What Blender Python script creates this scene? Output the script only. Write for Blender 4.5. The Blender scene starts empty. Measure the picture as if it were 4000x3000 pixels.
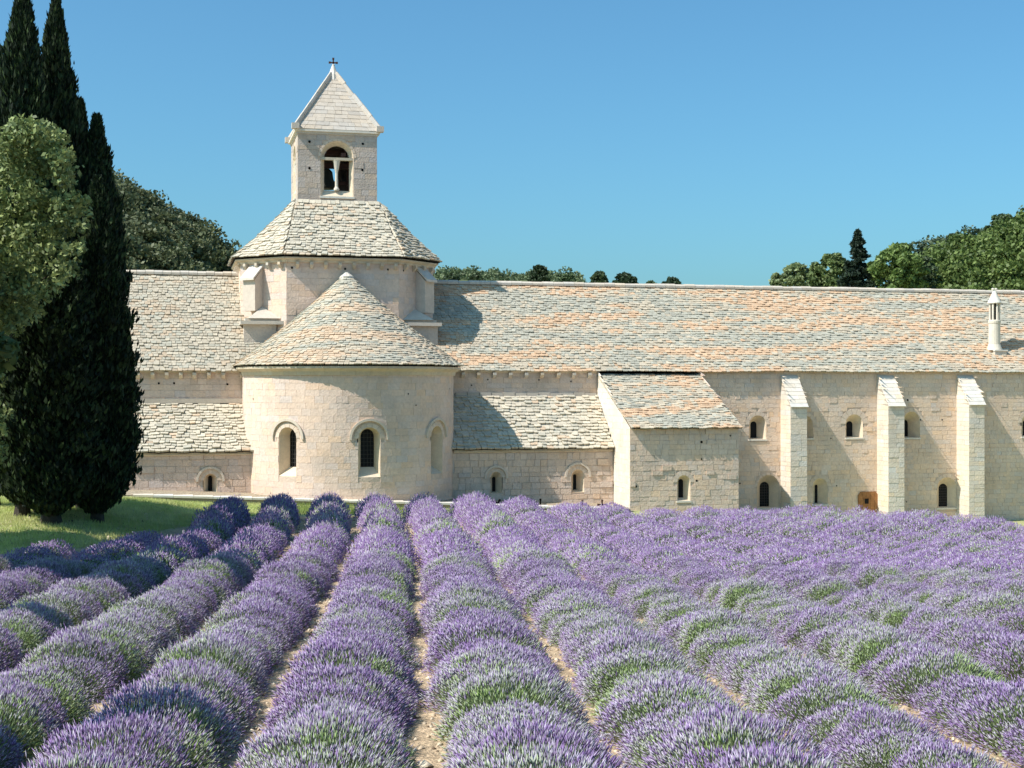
import bpy, math, random
import numpy as np
from mathutils import Vector
R = math.radians
rnd = random.Random(7)
rng = np.random.default_rng(11)
S = bpy.context.scene
C = S.collection

# ------------------------------------------------------------------ camera, sky, sun, exposure
ALPHA = R(13.5); F = 5500.0; HY = 1510.0       # yaw against the facade, focal length and horizon in photo pixels
SA, CA = math.sin(ALPHA), math.cos(ALPHA)
cam_d = bpy.data.cameras.new('camera'); cam = bpy.data.objects.new('camera', cam_d); C.objects.link(cam)
cam_d.sensor_width = 36; cam_d.lens = F / 4000 * 36
cam_d.clip_start = 0.1; cam_d.clip_end = 3000
cam.location = (0, 0, 0)
cam.rotation_euler = (R(90) + math.atan((HY - 1500) / F), 0, -ALPHA)
S.camera = cam

SUN_AZ, SUN_EL = R(76), R(49)                # azimuth to the left of the facade normal
to_sun = Vector((-math.sin(SUN_AZ) * math.cos(SUN_EL), -math.cos(SUN_AZ) * math.cos(SUN_EL), math.sin(SUN_EL)))
W = bpy.data.worlds.new('World'); S.world = W; W.use_nodes = True
nt = W.node_tree; bg = nt.nodes['Background']
sky = nt.nodes.new('ShaderNodeTexSky'); sky.sky_type = 'NISHITA'; sky.sun_disc = False
sky.sun_elevation = SUN_EL; sky.sun_rotation = math.atan2(to_sun.x, to_sun.y) % (2 * math.pi)
sky.air_density = 1.0; sky.dust_density = 2.0; sky.ozone_density = 3.0; sky.altitude = 0
tn = nt.nodes.new('ShaderNodeVectorMath'); tn.operation = 'MULTIPLY'; tn.inputs[1].default_value = (.54, .95, 1.055)   # camera white balance of the blue
nt.links.new(sky.outputs[0], tn.inputs[0]); nt.links.new(tn.outputs[0], bg.inputs[0]); bg.inputs[1].default_value = 0.088
sd = bpy.data.lights.new('sun', 'SUN'); sd.energy = 3.5; sd.angle = R(0.5); sd.color = (1.0, 0.94, 0.88)
so = bpy.data.objects.new('sun', sd); C.objects.link(so)
so.rotation_euler = (-to_sun).to_track_quat('-Z', 'Y').to_euler()
S.view_settings.view_transform = 'Standard'; S.view_settings.look = 'None'
S.view_settings.exposure = 0.85; S.view_settings.gamma = 1.0
S.cycles.max_bounces = 6

# ------------------------------------------------------------------ picture <-> place
def PX(px, Y):
    t = (px - 2000) / F
    return Y * (SA + t * CA) / (CA - t * SA)
def DEP(px, Y):
    return Y / (CA - (px - 2000) / F * SA)
def PZ(px, py, Y):
    return (HY - py) / F * DEP(px, Y)
def P(px, py, Y):
    return Vector((PX(px, Y), Y, PZ(px, py, Y)))
def cam2world(xc, z):                           # lateral metres and distance along the view axis
    return xc * CA + z * SA, -xc * SA + z * CA
def world2cam(X, Y):
    return X * CA - Y * SA, X * SA + Y * CA

# ------------------------------------------------------------------ mesh helpers
def mesh_np(name, v, faces, cols=None, smooth=False):
    me = bpy.data.meshes.new(name)
    v = np.asarray(v, dtype=np.float32)
    if isinstance(faces, np.ndarray):
        k = faces.shape[1]; nf = len(faces)
        me.vertices.add(len(v)); me.vertices.foreach_set('co', v.ravel())
        me.loops.add(nf * k); me.loops.foreach_set('vertex_index', faces.astype(np.int32).ravel())
        me.polygons.add(nf)
        me.polygons.foreach_set('loop_start', np.arange(0, nf * k, k, dtype=np.int32))
        me.update(calc_edges=True)
    else:
        me.from_pydata(v.tolist(), [], faces); me.update()
    if cols is not None:
        a = me.color_attributes.new('Col', 'FLOAT_COLOR', 'POINT')
        cc = np.ones((len(v), 4), dtype=np.float32); cc[:, :3] = np.asarray(cols, dtype=np.float32)[:, :3]
        a.data.foreach_set('color', cc.ravel())
    if smooth:
        me.polygons.foreach_set('use_smooth', np.ones(len(me.polygons), dtype=bool))
    return me
def link(name, me, mat, parent=None, **props):
    o = bpy.data.objects.new(name, me); C.objects.link(o)
    if me is not None and mat is not None and not me.materials: me.materials.append(mat)
    if parent is not None: o.parent = parent
    for k, val in props.items(): o[k] = val
    return o
class MB:                                       # collects faces for one mesh
    def __init__(s): s.v = []; s.f = []; s.c = []
    def add(s, vs, fs, col=(.5, .5, .5)):
        b = len(s.v); s.v += [tuple(p) for p in vs]; s.f += [[i + b for i in f] for f in fs]; s.c += [col] * len(vs)
    def box(s, x0, x1, y0, y1, z0, z1, col=(.5, .5, .5)):
        s.add([(x0, y0, z0), (x1, y0, z0), (x1, y1, z0), (x0, y1, z0), (x0, y0, z1), (x1, y0, z1), (x1, y1, z1), (x0, y1, z1)], BOXF, col)
    def lathe(s, cx, cy, prof, n=16, col=(.5, .5, .5)):
        vs = []; fs = []
        for r, z in prof:
            for i in range(n):
                a = 2 * math.pi * i / n; vs.append((cx + r * math.cos(a), cy + r * math.sin(a), z))
        for k in range(len(prof) - 1):
            for i in range(n):
                j = (i + 1) % n; fs.append([k * n + i, k * n + j, (k + 1) * n + j, (k + 1) * n + i])
        fs.append(list(range(n))[::-1]); fs.append([(len(prof) - 1) * n + i for i in range(n)])
        s.add(vs, fs, col)
    def build(s, name, mat, parent=None, smooth=False, **props):
        me = mesh_np(name, np.array(s.v), s.f, np.array(s.c), smooth)
        return link(name, me, mat, parent, **props)
BOXF = [[0, 3, 2, 1], [4, 5, 6, 7], [0, 1, 5, 4], [1, 2, 6, 5], [2, 3, 7, 6], [3, 0, 4, 7]]
def hexa(p):                                    # 8 points: back four then front four, same order
    return p, [[3, 2, 1, 0], [4, 5, 6, 7], [0, 1, 5, 4], [1, 2, 6, 5], [2, 3, 7, 6], [3, 0, 4, 7]]

# ------------------------------------------------------------------ materials
def nd(t, kind, **kw):
    n = t.nodes.new(kind)
    for k, val in kw.items(): setattr(n, k, val)
    return n
def mat_col(name, rough=0.9, var=0.25, scale=3.0, bump=0.3, bscale=30, bdist=0.02, stain=0.0, spec=0.2, trans=0.0, base=None, fine=0.12):
    m = bpy.data.materials.new(name); m.use_nodes = True; t = m.node_tree
    b = t.nodes['Principled BSDF']; b.inputs['Roughness'].default_value = rough
    b.inputs['Specular IOR Level'].default_value = spec
    if base is None:
        a = nd(t, 'ShaderNodeAttribute', attribute_name='Col'); col = a.outputs['Color']
    else:
        a = nd(t, 'ShaderNodeRGB'); a.outputs[0].default_value = (*base, 1); col = a.outputs[0]
    geo = nd(t, 'ShaderNodeNewGeometry')
    def mul(col, sc, lo, hi, det=6):
        n = nd(t, 'ShaderNodeTexNoise'); n.inputs['Scale'].default_value = sc; n.inputs['Detail'].default_value = det
        t.links.new(geo.outputs['Position'], n.inputs['Vector'])
        mr = nd(t, 'ShaderNodeMapRange'); mr.inputs[1].default_value = .3; mr.inputs[2].default_value = .7
        mr.inputs[3].default_value = lo; mr.inputs[4].default_value = hi
        t.links.new(n.outputs[0], mr.inputs[0])
        mx = nd(t, 'ShaderNodeVectorMath', operation='SCALE')
        t.links.new(col, mx.inputs[0]); t.links.new(mr.outputs[0], mx.inputs['Scale'])
        return mx.outputs[0]
    if var: col = mul(col, scale, 1 - var, 1 + var * .6)
    if fine: col = mul(col, bscale * .7, 1 - fine, 1 + fine, 3)
    if stain:
        n = nd(t, 'ShaderNodeTexNoise'); n.inputs['Scale'].default_value = .45; n.inputs['Detail'].default_value = 8; n.inputs['Roughness'].default_value = .65
        t.links.new(geo.outputs['Position'], n.inputs['Vector'])
        mr = nd(t, 'ShaderNodeMapRange'); mr.inputs[1].default_value = .5; mr.inputs[2].default_value = .75; mr.inputs[4].default_value = stain
        t.links.new(n.outputs[0], mr.inputs[0])
        mx = nd(t, 'ShaderNodeMix', data_type='RGBA'); mx.inputs[7].default_value = (.30, .265, .225, 1)
        t.links.new(mr.outputs[0], mx.inputs[0]); t.links.new(col, mx.inputs[6]); col = mx.outputs[2]
    t.links.new(col, b.inputs['Base Color'])
    if bump:
        n = nd(t, 'ShaderNodeTexNoise'); n.inputs['Scale'].default_value = bscale; n.inputs['Detail'].default_value = 6
        t.links.new(geo.outputs['Position'], n.inputs['Vector'])
        bp = nd(t, 'ShaderNodeBump'); bp.inputs['Strength'].default_value = bump; bp.inputs['Distance'].default_value = bdist
        t.links.new(n.outputs[0], bp.inputs['Height']); t.links.new(bp.outputs[0], b.inputs['Normal'])
    if trans:
        b.inputs['Subsurface Weight'].default_value = 0
        tr = nd(t, 'ShaderNodeBsdfTranslucent'); t.links.new(col, tr.inputs[0])
        ms = nd(t, 'ShaderNodeMixShader'); ms.inputs[0].default_value = trans
        t.links.new(b.outputs[0], ms.inputs[1]); t.links.new(tr.outputs[0], ms.inputs[2])
        t.links.new(ms.outputs[0], t.nodes['Material Output'].inputs[0])
    return m
M_wall = mat_col('limestone_ashlar', var=.08, scale=1.1, bump=.6, bscale=11, bdist=.035, stain=.42, fine=.07)
M_trim = mat_col('dressed_limestone', var=.10, scale=4, bump=.3, bscale=25, bdist=.015, fine=.05)
M_tile = mat_col('stone_roof_slab', var=.12, scale=9, bump=.5, bscale=26, bdist=.02, fine=.14)
M_under = mat_col('roof_bedding', var=.2, scale=8, bump=.3)
M_dark = mat_col('dark_glass', base=(.010, .010, .011), rough=.45, var=0, bump=0, spec=.12, fine=0)
M_hole = mat_col('dark_hollow', base=(.01, .009, .008), rough=1, var=0, bump=0, spec=0, fine=0)
M_lead = mat_col('leading', base=(.06, .055, .05), rough=.6, var=0, bump=0, fine=0)
M_iron = mat_col('wrought_iron', base=(.09, .045, .035), rough=.7, var=.2, bump=0, fine=0)
M_door = mat_col('door_oak', base=(.36, .17, .065), rough=.6, var=.25, scale=5, bump=.2)
M_bronze = mat_col('bell_bronze', base=(.05, .05, .035), rough=.5, var=.2, bump=0)
M_leaf = mat_col('tree_leaves', rough=.55, var=.25, scale=.8, bump=0, trans=.22, fine=.0, spec=.3)
M_cyp = mat_col('cypress_foliage', rough=.7, var=.25, scale=1.5, bump=0, trans=.06, fine=0, spec=.2)
M_bark = mat_col('bark', base=(.055, .045, .035), var=.3, scale=6, bump=.8, bscale=12, bdist=.04)
M_lav = mat_col('lavender', rough=.75, var=.0, bump=0, trans=.08, fine=0, spec=.15)
M_grass = mat_col('grass_blades', rough=.7, var=.25, scale=2, bump=0, trans=.3, fine=0)
M_rock = mat_col('field_stones', var=.2, scale=20, bump=.3, bscale=40, bdist=.01)

# ------------------------------------------------------------------ terrain
def sstep(a, b, x):
    t = np.clip((x - a) / (b - a), 0, 1); return t * t * (3 - 2 * t)
def ground(X, Y):
    X = np.asarray(X, float); Y = np.asarray(Y, float)
    xc = X * CA - Y * SA; z = X * SA + Y * CA
    h = 3.17 + .0427 * np.minimum(z, 42) + .012 * np.clip(z - 42, 0, 14)
    h = h + .045 * np.clip(xc, 0, 18) * sstep(16, 54, z)
    near = np.interp(X, [-30, -4, 4, 14, 23, 30, 60], [4.9, 5.1, 5.45, 5.85, 6.25, 7.65, 8.1])   # level along the building
    w = sstep(54, 64.5, z - 2.5 * sstep(6, 11, xc))
    h = h * (1 - w) + near * w
    bank = .72 * sstep(0, 1, (-10.5 - xc) / 5) * sstep(38, 48, z) * (1 - w)
    h = h - bank
    far = sstep(90, 130, z)
    return -(h * (1 - far) + 6.5 * far)
def build_ground():
    xs = np.concatenate([np.linspace(-900, -45, 20), np.arange(-44, 62, .5), np.linspace(63, 900, 20)])
    zs = np.concatenate([np.linspace(-40, 8, 10), np.arange(8.4, 75, .4), np.linspace(76, 1500, 40)])
    XC, ZZ = np.meshgrid(xs, zs)
    X = XC * CA + ZZ * SA; Y = -XC * SA + ZZ * CA
    G = ground(X, Y)
    nz = len(zs); nx = len(xs)
    jit = rng.normal(0, .012, G.shape) * (np.abs(XC) < 40) * (ZZ < 70)
    v = np.stack([X, Y, G + jit], -1).reshape(-1, 3)
    i = np.arange((nz - 1) * (nx - 1)); r = i // (nx - 1); c = i % (nx - 1); a = r * nx + c
    f = np.stack([a, a + 1, a + nx + 1, a + nx], -1)
    # base colour: tan stony soil in the field, straw and grass elsewhere
    infield = (in_field(XC, ZZ)).reshape(-1)
    soil = np.array([.52, .385, .245]); gr = np.array([.42, .42, .20])
    col = np.where(infield[:, None], soil, gr)
    return mesh_np('ground', v, f, col, True)
def in_field(xc, z):
    far = np.interp(xc, [-40, -15, -12.8, -11.2, -10.2, 40], [34, 36.5, 41.5, 51, 55.5, 55.5]) + 8.5 * sstep(6, 11, xc)
    return (z < far + .6)
M_soil = mat_col('stony_soil', var=.28, scale=5, bump=1.0, bscale=22, bdist=.06, fine=.3)
link('ground', build_ground(), M_soil, kind='structure')

# ------------------------------------------------------------------ piece registry (roof tiles, stones)
REG = {}
def piece(thing, kind, verts, faces, col, parent, mat, fl=1.0):
    REG.setdefault((thing.name, kind), []).append((verts, faces, col, parent, mat, thing, fl))
def flush_pieces(kind, stuff_name, quota=300):
    for (tn, k), L in REG.items():
        if k != kind: continue
        def key(q):
            vs = q[0]; n = len(vs)
            c = [sum(p[i] for p in vs) / n for i in range(3)]
            xc, z = world2cam(c[0], c[1])
            if abs(xc / z) > 2000 / F or z <= 0: return 0
            lo = [1e9] * 2; hi = [-1e9] * 2
            for p in vs:
                a, b = world2cam(p[0], p[1]); a /= b; e = p[2] / b
                lo[0] = min(lo[0], a); hi[0] = max(hi[0], a); lo[1] = min(lo[1], e); hi[1] = max(hi[1], e)
            return (hi[0] - lo[0]) * (hi[1] - lo[1]) * q[6]
        L.sort(key=key, reverse=True)
        for q in L[:quota]:
            me = mesh_np(kind, np.array([tuple(p) for p in q[0]]), q[1], np.array([q[2]] * len(q[0])))
            link(kind, me, q[4], q[3])
        if len(L) > quota:
            mb = MB()
            for q in L[quota:]: mb.add(q[0], q[1], q[2])
            mb.build(stuff_name, L[0][4], L[0][5], kind='stuff')

# ------------------------------------------------------------------ masonry
class Op:                                       # an arched opening in wall coordinates
    def __init__(s, uc, r, v0, vtop, ring=.22, r2=.12, v0i=None, depth=.6, vtopi=None, hood=None, sill=False, pane='dark'):
        s.uc = uc; s.r = r; s.v0 = v0; s.vs = vtop - r; s.ring = ring; s.r2 = r2; s.depth = depth
        s.v0i = v0 + .12 if v0i is None else v0i; s.vtopi = vtop - .12 if vtopi is None else vtopi
        s.hood = hood; s.sill = sill; s.pane = pane
    def half(s, v, pad=0):
        if v < s.v0 or v > s.vs + s.r + pad: return 0
        if v < s.vs: return s.r
        rr = s.r + pad; return math.sqrt(max(0, rr * rr - (v - s.vs) ** 2))
def tint(base, amt=.08, warm=.03):
    k = 1 + rnd.gauss(0, amt); w = rnd.gauss(0, warm)
    return (max(.03, base[0] * k * (1 + w)), max(.03, base[1] * k), max(.03, base[2] * k * (1 - w * 1.4)))
STONE = (.70, .54, .43)
MORT = (.62, .49, .385)
def wall(thing, part, mp, u0, u1, v0, v1, ops=(), top=None, course=(.24, .36), length=(.35, .8), base=STONE, amt=.05, rough=.006, gap=.010, fl=1.0, bot=None, name='wall'):
    """part: name of the wall part; mp(u,v,n) maps wall coordinates to the place."""
    T = top or (lambda u: v1)
    mb = MB()
    n = max(1, int((u1 - u0) / .11)); du = (u1 - u0) / n
    for i in range(n):
        a = u0 + i * du; b = a + du; m = (a + b) / 2
        cuts = [(v0, None)]
        iv = []
        for o in ops:
            d = abs(m - o.uc)
            if d < o.r: iv.append((o.v0, o.vs + math.sqrt(o.r ** 2 - d * d)))
        iv.sort(); cur = v0; segs = []
        for lo, hi in iv: segs.append((cur, lo, False)); cur = hi
        segs.append((cur, None, True))
        for lo, hi, last in segs:
            ha = T(a) if last else hi; hb = T(b) if last else hi
            if ha <= lo and hb <= lo: continue
            mb.add([mp(a, lo, -.017), mp(b, lo, -.017), mp(b, max(hb, lo), -.017), mp(a, max(ha, lo), -.017)], [[0, 1, 2, 3]], MORT)
    wp = mb.build(part, M_wall, thing)
    v = v0
    while v < v1 - .02:
        h = min(rnd.uniform(*course), v1 - v)
        if v1 - v - h < .12: h = v1 - v
        u = u0 - rnd.uniform(0, length[0] * .6)
        while u < u1:
            L = rnd.uniform(*length); a = max(u, u0); b = min(u + L, u1); u += L
            if b - a < .06: continue
            segs = [(a, b)]
            for o in ops:
                w = max(o.half(v + h * q, o.ring * .92) for q in (.05, .5, .95)) if v + h > o.vs else max(o.half(v + h * q) for q in (.05, .5, .95))
                if w <= 0: continue
                ns = []
                for p, q in segs:
                    if q <= o.uc - w or p >= o.uc + w: ns.append((p, q)); continue
                    if p < o.uc - w: ns.append((p, o.uc - w))
                    if q > o.uc + w: ns.append((o.uc + w, q))
                segs = ns
            for p, q in segs:
                if q - p < .05: continue
                g = gap * rnd.uniform(.3, 1.6); g2 = gap * rnd.uniform(.3, 1.6); pr = rnd.uniform(0, rough) + (rnd.random() < .05) * rough * 2
                lo = v + g2 / 2; hi = v + h - g2 / 2
                hl = min(hi, T(p)); hr = min(hi, T(q))
                if hl - lo < .03 and hr - lo < .03: continue
                hl = max(hl, lo + .005); hr = max(hr, lo + .005)
                j = lambda: rnd.uniform(-.006, .006)
                pts = [(p + g / 2 + j(), lo + j()), (q - g / 2 + j(), lo + j()), (q - g / 2 + j(), hr + j()), (p + g / 2 + j(), hl + j())]
                f4 = [mp(x, y, pr) for x, y in pts]; b4 = [mp(x, y, -.05) for x, y in pts]
                nseg = [[4, 5, 6, 7], [0, 1, 5, 4], [1, 2, 6, 5], [2, 3, 7, 6], [3, 0, 4, 7]]
                piece(thing, 'wall_stone', b4 + f4, nseg, tint(base, amt), wp, M_wall, fl)
        v += h
    for o in ops: window(thing, mp, o)
    return wp
def outline(uc, r, v0, vs, n=12):
    pts = [(uc - r, v0), (uc - r, vs)]
    for i in range(1, n): a = math.pi - math.pi * i / n; pts.append((uc + r * math.cos(a), vs + r * math.sin(a)))
    return pts + [(uc + r, vs), (uc + r, v0)]
def arc_band(mb, mp, uc, vs, ri, ro, n0, n1, col, nseg=12, drop=0.0, pieces=False):
    ks = list(range(nseg))
    for i in ks:
        a0 = math.pi * i / nseg; a1 = math.pi * (i + 1) / nseg
        if pieces: a0 += .012; a1 -= .012
        q = [(uc + ri * math.cos(a0), vs + ri * math.sin(a0)), (uc + ro * math.cos(a0), vs + ro * math.sin(a0)),
             (uc + ro * math.cos(a1), vs + ro * math.sin(a1)), (uc + ri * math.cos(a1), vs + ri * math.sin(a1))]
        p, f = hexa([mp(x, y, n0) for x, y in q] + [mp(x, y, n1) for x, y in q])
        mb.add(p, f, tint(col, .03, .01) if pieces else col)
    if drop:
        for sgn in (-1, 1):
            x0 = uc + sgn * ri; x1 = uc + sgn * ro
            q = [(x0, vs - drop), (x1, vs - drop), (x1, vs), (x0, vs)]
            p, f = hexa([mp(x, y, n0) for x, y in q] + [mp(x, y, n1) for x, y in q]); mb.add(p, f, col)
def window(thing, mp, o):
    mb = MB(); A = outline(o.uc, o.r, o.v0, o.vs); vsi = o.vtopi - o.r2; B = outline(o.uc, o.r2, o.v0i, vsi)
    if o.pane == 'open': B = outline(o.uc, o.r2, o.v0i, vsi)
    vs = [mp(x, y, .002) for x, y in A] + [mp(x, y, -o.depth) for x, y in B]; n = len(A)
    fs = [[i, i + 1, n + i + 1, n + i] for i in range(n - 1)] + [[n - 1, 0, n, 2 * n - 1]]
    mb.add(vs, fs, (.70, .57, .42))
    w = mb.build('window', M_trim, thing)
    r = MB(); arc_band(r, mp, o.uc, o.vs, o.r, o.r + o.ring, -.02, .007, (.67, .54, .425), max(7, int(o.r * 14)), pieces=True)
    r.build('arch', M_trim, w)
    if o.pane != 'open':
        pb = MB(); B2 = outline(o.uc, o.r2 + .02, o.v0i - .02, vsi)
        pb.add([mp(x, y, -o.depth - .01) for x, y in B2], [list(range(len(B2)))], (.02, .02, .02))
        pb.build('pane', M_dark, w)
        if o.r2 > .2:
            lb = MB()
            k = 5
            for i in range(1, 9):
                y = o.v0i + (o.vtopi - o.v0i) * i / 9; hw = o.r2 if y < vsi else math.sqrt(max(0, o.r2 ** 2 - (y - vsi) ** 2))
                q = [(o.uc - hw, y - .012), (o.uc + hw, y - .012), (o.uc + hw, y + .012), (o.uc - hw, y + .012)]
                p, f = hexa([mp(a, b, -o.depth) for a, b in q] + [mp(a, b, -o.depth + .015) for a, b in q]); lb.add(p, f)
            for i in range(-1, 2):
                x = o.uc + i * o.r2 * .5
                q = [(x - .01, o.v0i), (x + .01, o.v0i), (x + .01, vsi + o.r2 * .8), (x - .01, vsi + o.r2 * .8)]
                p, f = hexa([mp(a, b, -o.depth) for a, b in q] + [mp(a, b, -o.depth + .015) for a, b in q]); lb.add(p, f)
            lb.build('leading', M_lead, w)
    if o.hood:
        hb = MB(); arc_band(hb, mp, o.uc, o.vs, o.hood - .11, o.hood, -.01, .10, (.60, .51, .41), 18, drop=.06)
        hb.build('hood_moulding', M_trim, w)
    if o.sill:
        sb = MB(); q = [(o.uc - o.r - .04, o.v0 - .09), (o.uc + o.r + .04, o.v0 - .09), (o.uc + o.r + .04, o.v0 + .005), (o.uc - o.r - .04, o.v0 + .005)]
        p, f = hexa([mp(a, b, -o.depth * .8) for a, b in q] + [mp(a, b, .05) for a, b in q]); sb.add(p, f, (.72, .65, .55))
        sb.build('sill', M_trim, w)
    return w
def flatY(Y): return lambda u, v, n: Vector((u, Y - n, v))
def lineMap(p0, d, nrm):                         # vertical wall through p0 along d with outward normal nrm
    return lambda u, v, n: Vector((p0[0] + d[0] * u + nrm[0] * n, p0[1] + d[1] * u + nrm[1] * n, v))

# ------------------------------------------------------------------ stone slab roofs
def vnoise(x, y, s=0):
    from mathutils import noise
    return noise.noise(Vector((x, y, s * 7.3)))
CREAM = np.array([.51, .435, .325]); GREY = np.array([.375, .37, .305]); ORNG = np.array([.59, .385, .235]); PALE = np.array([.535, .475, .37])
def tile_col(X, Z, style, seed):
    n1 = .75 * vnoise(X * .16 + Z * .3, Z * 1.7 - X * .10, seed) + .45 * vnoise(X * .5, Z * 2.6, seed + 3) + rnd.gauss(0, .09)
    n2 = vnoise(X * .5, Z * 1.1, seed + 9)
    if style == 'mixed':
        if seed == 5: n1 = n1 * .8 - .03
        c = (ORNG if seed != 5 else ORNG * .6 + CREAM * .4) if n1 > .14 else (GREY if n1 < -.10 else CREAM * .95)
        c = c * .78 + CREAM * .22
        if rnd.random() < .15: c = CREAM
    elif style == 'pale':
        c = PALE if n1 < .4 else (ORNG * .3 + PALE * .7)
        if rnd.random() < .16: c = GREY * .5 + PALE * .5
        if rnd.random() < .04: c = ORNG * .5 + PALE * .5
    else:
        c = PALE * .4 + CREAM * .5 if n1 < .22 else ORNG * .25 + CREAM * .65
        if rnd.random() < .25: c = GREY * .6 + CREAM * .35
    k = 1 + rnd.gauss(0, .07)
    return tuple(np.clip(c * k, .03, .85))
def lay_roof(thing, name, surf, rows, tw=(.17, .33), th=.05, style='mixed', seed=0, fl=1.0, b0=0.0, b1=1.0, up=Vector((0, 0, 1)), grid=24, skip=None):
    """surf(s, b): s along the eave 0..1, b up the slope 0..1"""
    mb = MB(); G = grid; Hn = 10
    vs = []
    for j in range(Hn + 1):
        for i in range(G + 1):
            p = surf(i / G, b0 + (b1 - b0) * (j / Hn if j else .013)); vs.append(p - Vector((0, 0, .02)))
    fs = [[j * (G + 1) + i, j * (G + 1) + i + 1, (j + 1) * (G + 1) + i + 1, (j + 1) * (G + 1) + i] for j in range(Hn) for i in range(G)]
    mb.add(vs, fs, (.12, .10, .08))
    part = mb.build(name, M_under, thing)
    for r in range(rows):
        b = b0 + (b1 - b0) * r / rows; db = (b1 - b0) / rows
        N = 40; pts = [surf(i / N, b) for i in range(N + 1)]
        cum = [0]
        for i in range(N): cum.append(cum[-1] + (pts[i + 1] - pts[i]).length)
        Ltot = cum[-1]
        if Ltot < .25: continue
        d = -rnd.uniform(0, .2)
        while d < Ltot:
            w = rnd.uniform(*tw); a = max(0, d); e = min(Ltot, d + w); d += w
            if e - a < .07: continue
            m = (a + e) / 2; i = 0
            s = float(np.interp(m, cum, [q / N for q in range(N + 1)]))
            if skip and skip(surf(s, b)): continue
            o = surf(s, b); U = (surf(min(1, s + .01), b) - surf(max(0, s - .01), b)).normalized()
            V = surf(s, min(1, b + db)) - surf(s, max(0, b - 1e-4)); ex = V.length; V.normalize()
            Nn = U.cross(V).normalized()
            if Nn.z < 0: Nn = -Nn
            hw = (e - a) / 2 - rnd.uniform(.004, .012); t = th * rnd.uniform(.7, 1.35); c = min(hw * .35, .05) * rnd.uniform(.6, 1.2)
            lo = rnd.uniform(-.022, .012); tlt = rnd.uniform(-.012, .012); top = ex * 1.5
            prof = [(-hw, top), (-hw, lo + c * .9), (-hw + c, lo), (hw - c, lo + tlt), (hw, lo + c * .9 + tlt), (hw, top)]
            lift = rnd.uniform(0, .01)
            def pt(x, y, k):
                hh = (t * (1 if k else 0)) + (1 - min(1, y / top)) * t * .9 + lift
                return o + U * x + V * y + Nn * hh
            vv = [pt(x, y, 0) for x, y in prof] + [pt(x, y, 1) for x, y in prof]
            ff = [[11, 10, 9, 8, 7, 6][::-1]] + [[k, k + 1, k + 7, k + 6] for k in range(5)]
            piece(thing, 'roof_tile', vv, ff, tile_col(o.x, o.z + o.y * .35, style, seed), part, M_tile, fl)
    return part
def plane_surf(A, B, Cc, D):                     # A,B eave left/right ; Cc,D top left/right
    A, B, Cc, D = map(Vector, (A, B, Cc, D))
    return lambda s, b: (A.lerp(B, s)).lerp(Cc.lerp(D, s), b) + Vector((0, 0, .018 * math.sin(s * 37 + b * 9) * (1 - b)))
def coping(thing, name, p0, p1, w=.34, h=.13, seg=.6, col=(.68, .62, .53), roundtop=True, part=True):
    p0 = Vector(p0); p1 = Vector(p1); L = (p1 - p0).length; d = (p1 - p0).normalized(); sd = d.cross(Vector((0, 0, 1))).normalized(); up = sd.cross(d)
    n = max(1, int(L / seg)); out = MB()
    for i in range(n):
        a = p0 + d * (L * i / n + .008); b = p0 + d * (L * (i + 1) / n - .008); hh = h * rnd.uniform(.9, 1.1); z = up * rnd.uniform(-.01, .01)
        prof = [(-w / 2, 0), (-w / 2, hh * .55), (-w * .25, hh), (w * .25, hh), (w / 2, hh * .55), (w / 2, 0)]
        vs = [a + sd * x + up * y + z for x, y in prof] + [b + sd * x + up * y + z for x, y in prof]
        fs = [[k, (k + 1) % 6, (k + 1) % 6 + 6, k + 6] for k in range(6)] + [[5, 4, 3, 2, 1, 0], [6, 7, 8, 9, 10, 11]]
        out.add(vs, fs, tint(col, .05, .02))
    return out.build(name, M_trim, thing)
def corbel(thing, mp, u, v, w=.17, h=.26, dpt=.26):
    h *= 1.15; dpt *= 1.2; w *= 1.1
    q = [(u - w / 2, v - h), (u + w / 2, v - h), (u + w / 2, v), (u - w / 2, v)]
    fr = [mp(q[0][0], v - h * .45, dpt), mp(q[1][0], v - h * .45, dpt), mp(q[2][0], v, dpt), mp(q[3][0], v, dpt)]
    mid = [mp(q[0][0], v - h, dpt * .35), mp(q[1][0], v - h, dpt * .35)]
    bk = [mp(x, y, -.01) for x, y in q]
    vs = bk + fr + mid
    fs = [[4, 5, 6, 7], [8, 9, 5, 4], [0, 1, 9, 8], [7, 6, 2, 3], [0, 8, 4, 7, 3], [1, 2, 6, 5, 9]]
    mb = MB(); mb.add(vs, fs, tint((.58, .49, .38), .05)); mb.build('corbel', M_trim, thing)
def cornice(thing, mp, u0, u1, v, h=.22, dpt=.3, name='cornice'):
    mb = MB()
    prof = [(-.01, v - h), (.08, v - h), (.12, v - h * .6), (dpt * .8, v - h * .35), (dpt, v - h * .25), (dpt, v), (-.01, v)]
    n = max(1, int((u1 - u0) / .7))
    for i in range(n):
        a = u0 + (u1 - u0) * i / n + .003; b = u0 + (u1 - u0) * (i + 1) / n - .003; k = len(prof)
        vs = [mp(a, y, x) for x, y in prof] + [mp(b, y, x) for x, y in prof]
        fs = [[j, (j + 1) % k, (j + 1) % k + k, j + k] for j in range(k)] + [list(range(k))[::-1], list(range(k, 2 * k))]
        mb.add(vs, fs, tint((.60, .50, .37), .04, .015))
    return mb.build(name, M_trim, thing)
def hole(thing, mp, u, v, r=.06):
    mb = MB(); vs = []
    for i in range(8): a = i * math.pi / 4; vs.append(mp(u + r * math.cos(a) * rnd.uniform(.8, 1.1), v + r * math.sin(a) * rnd.uniform(.8, 1.2), .022))
    mb.add(vs, [list(range(8))]); mb.build('putlog_hole', M_hole, thing)

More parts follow.
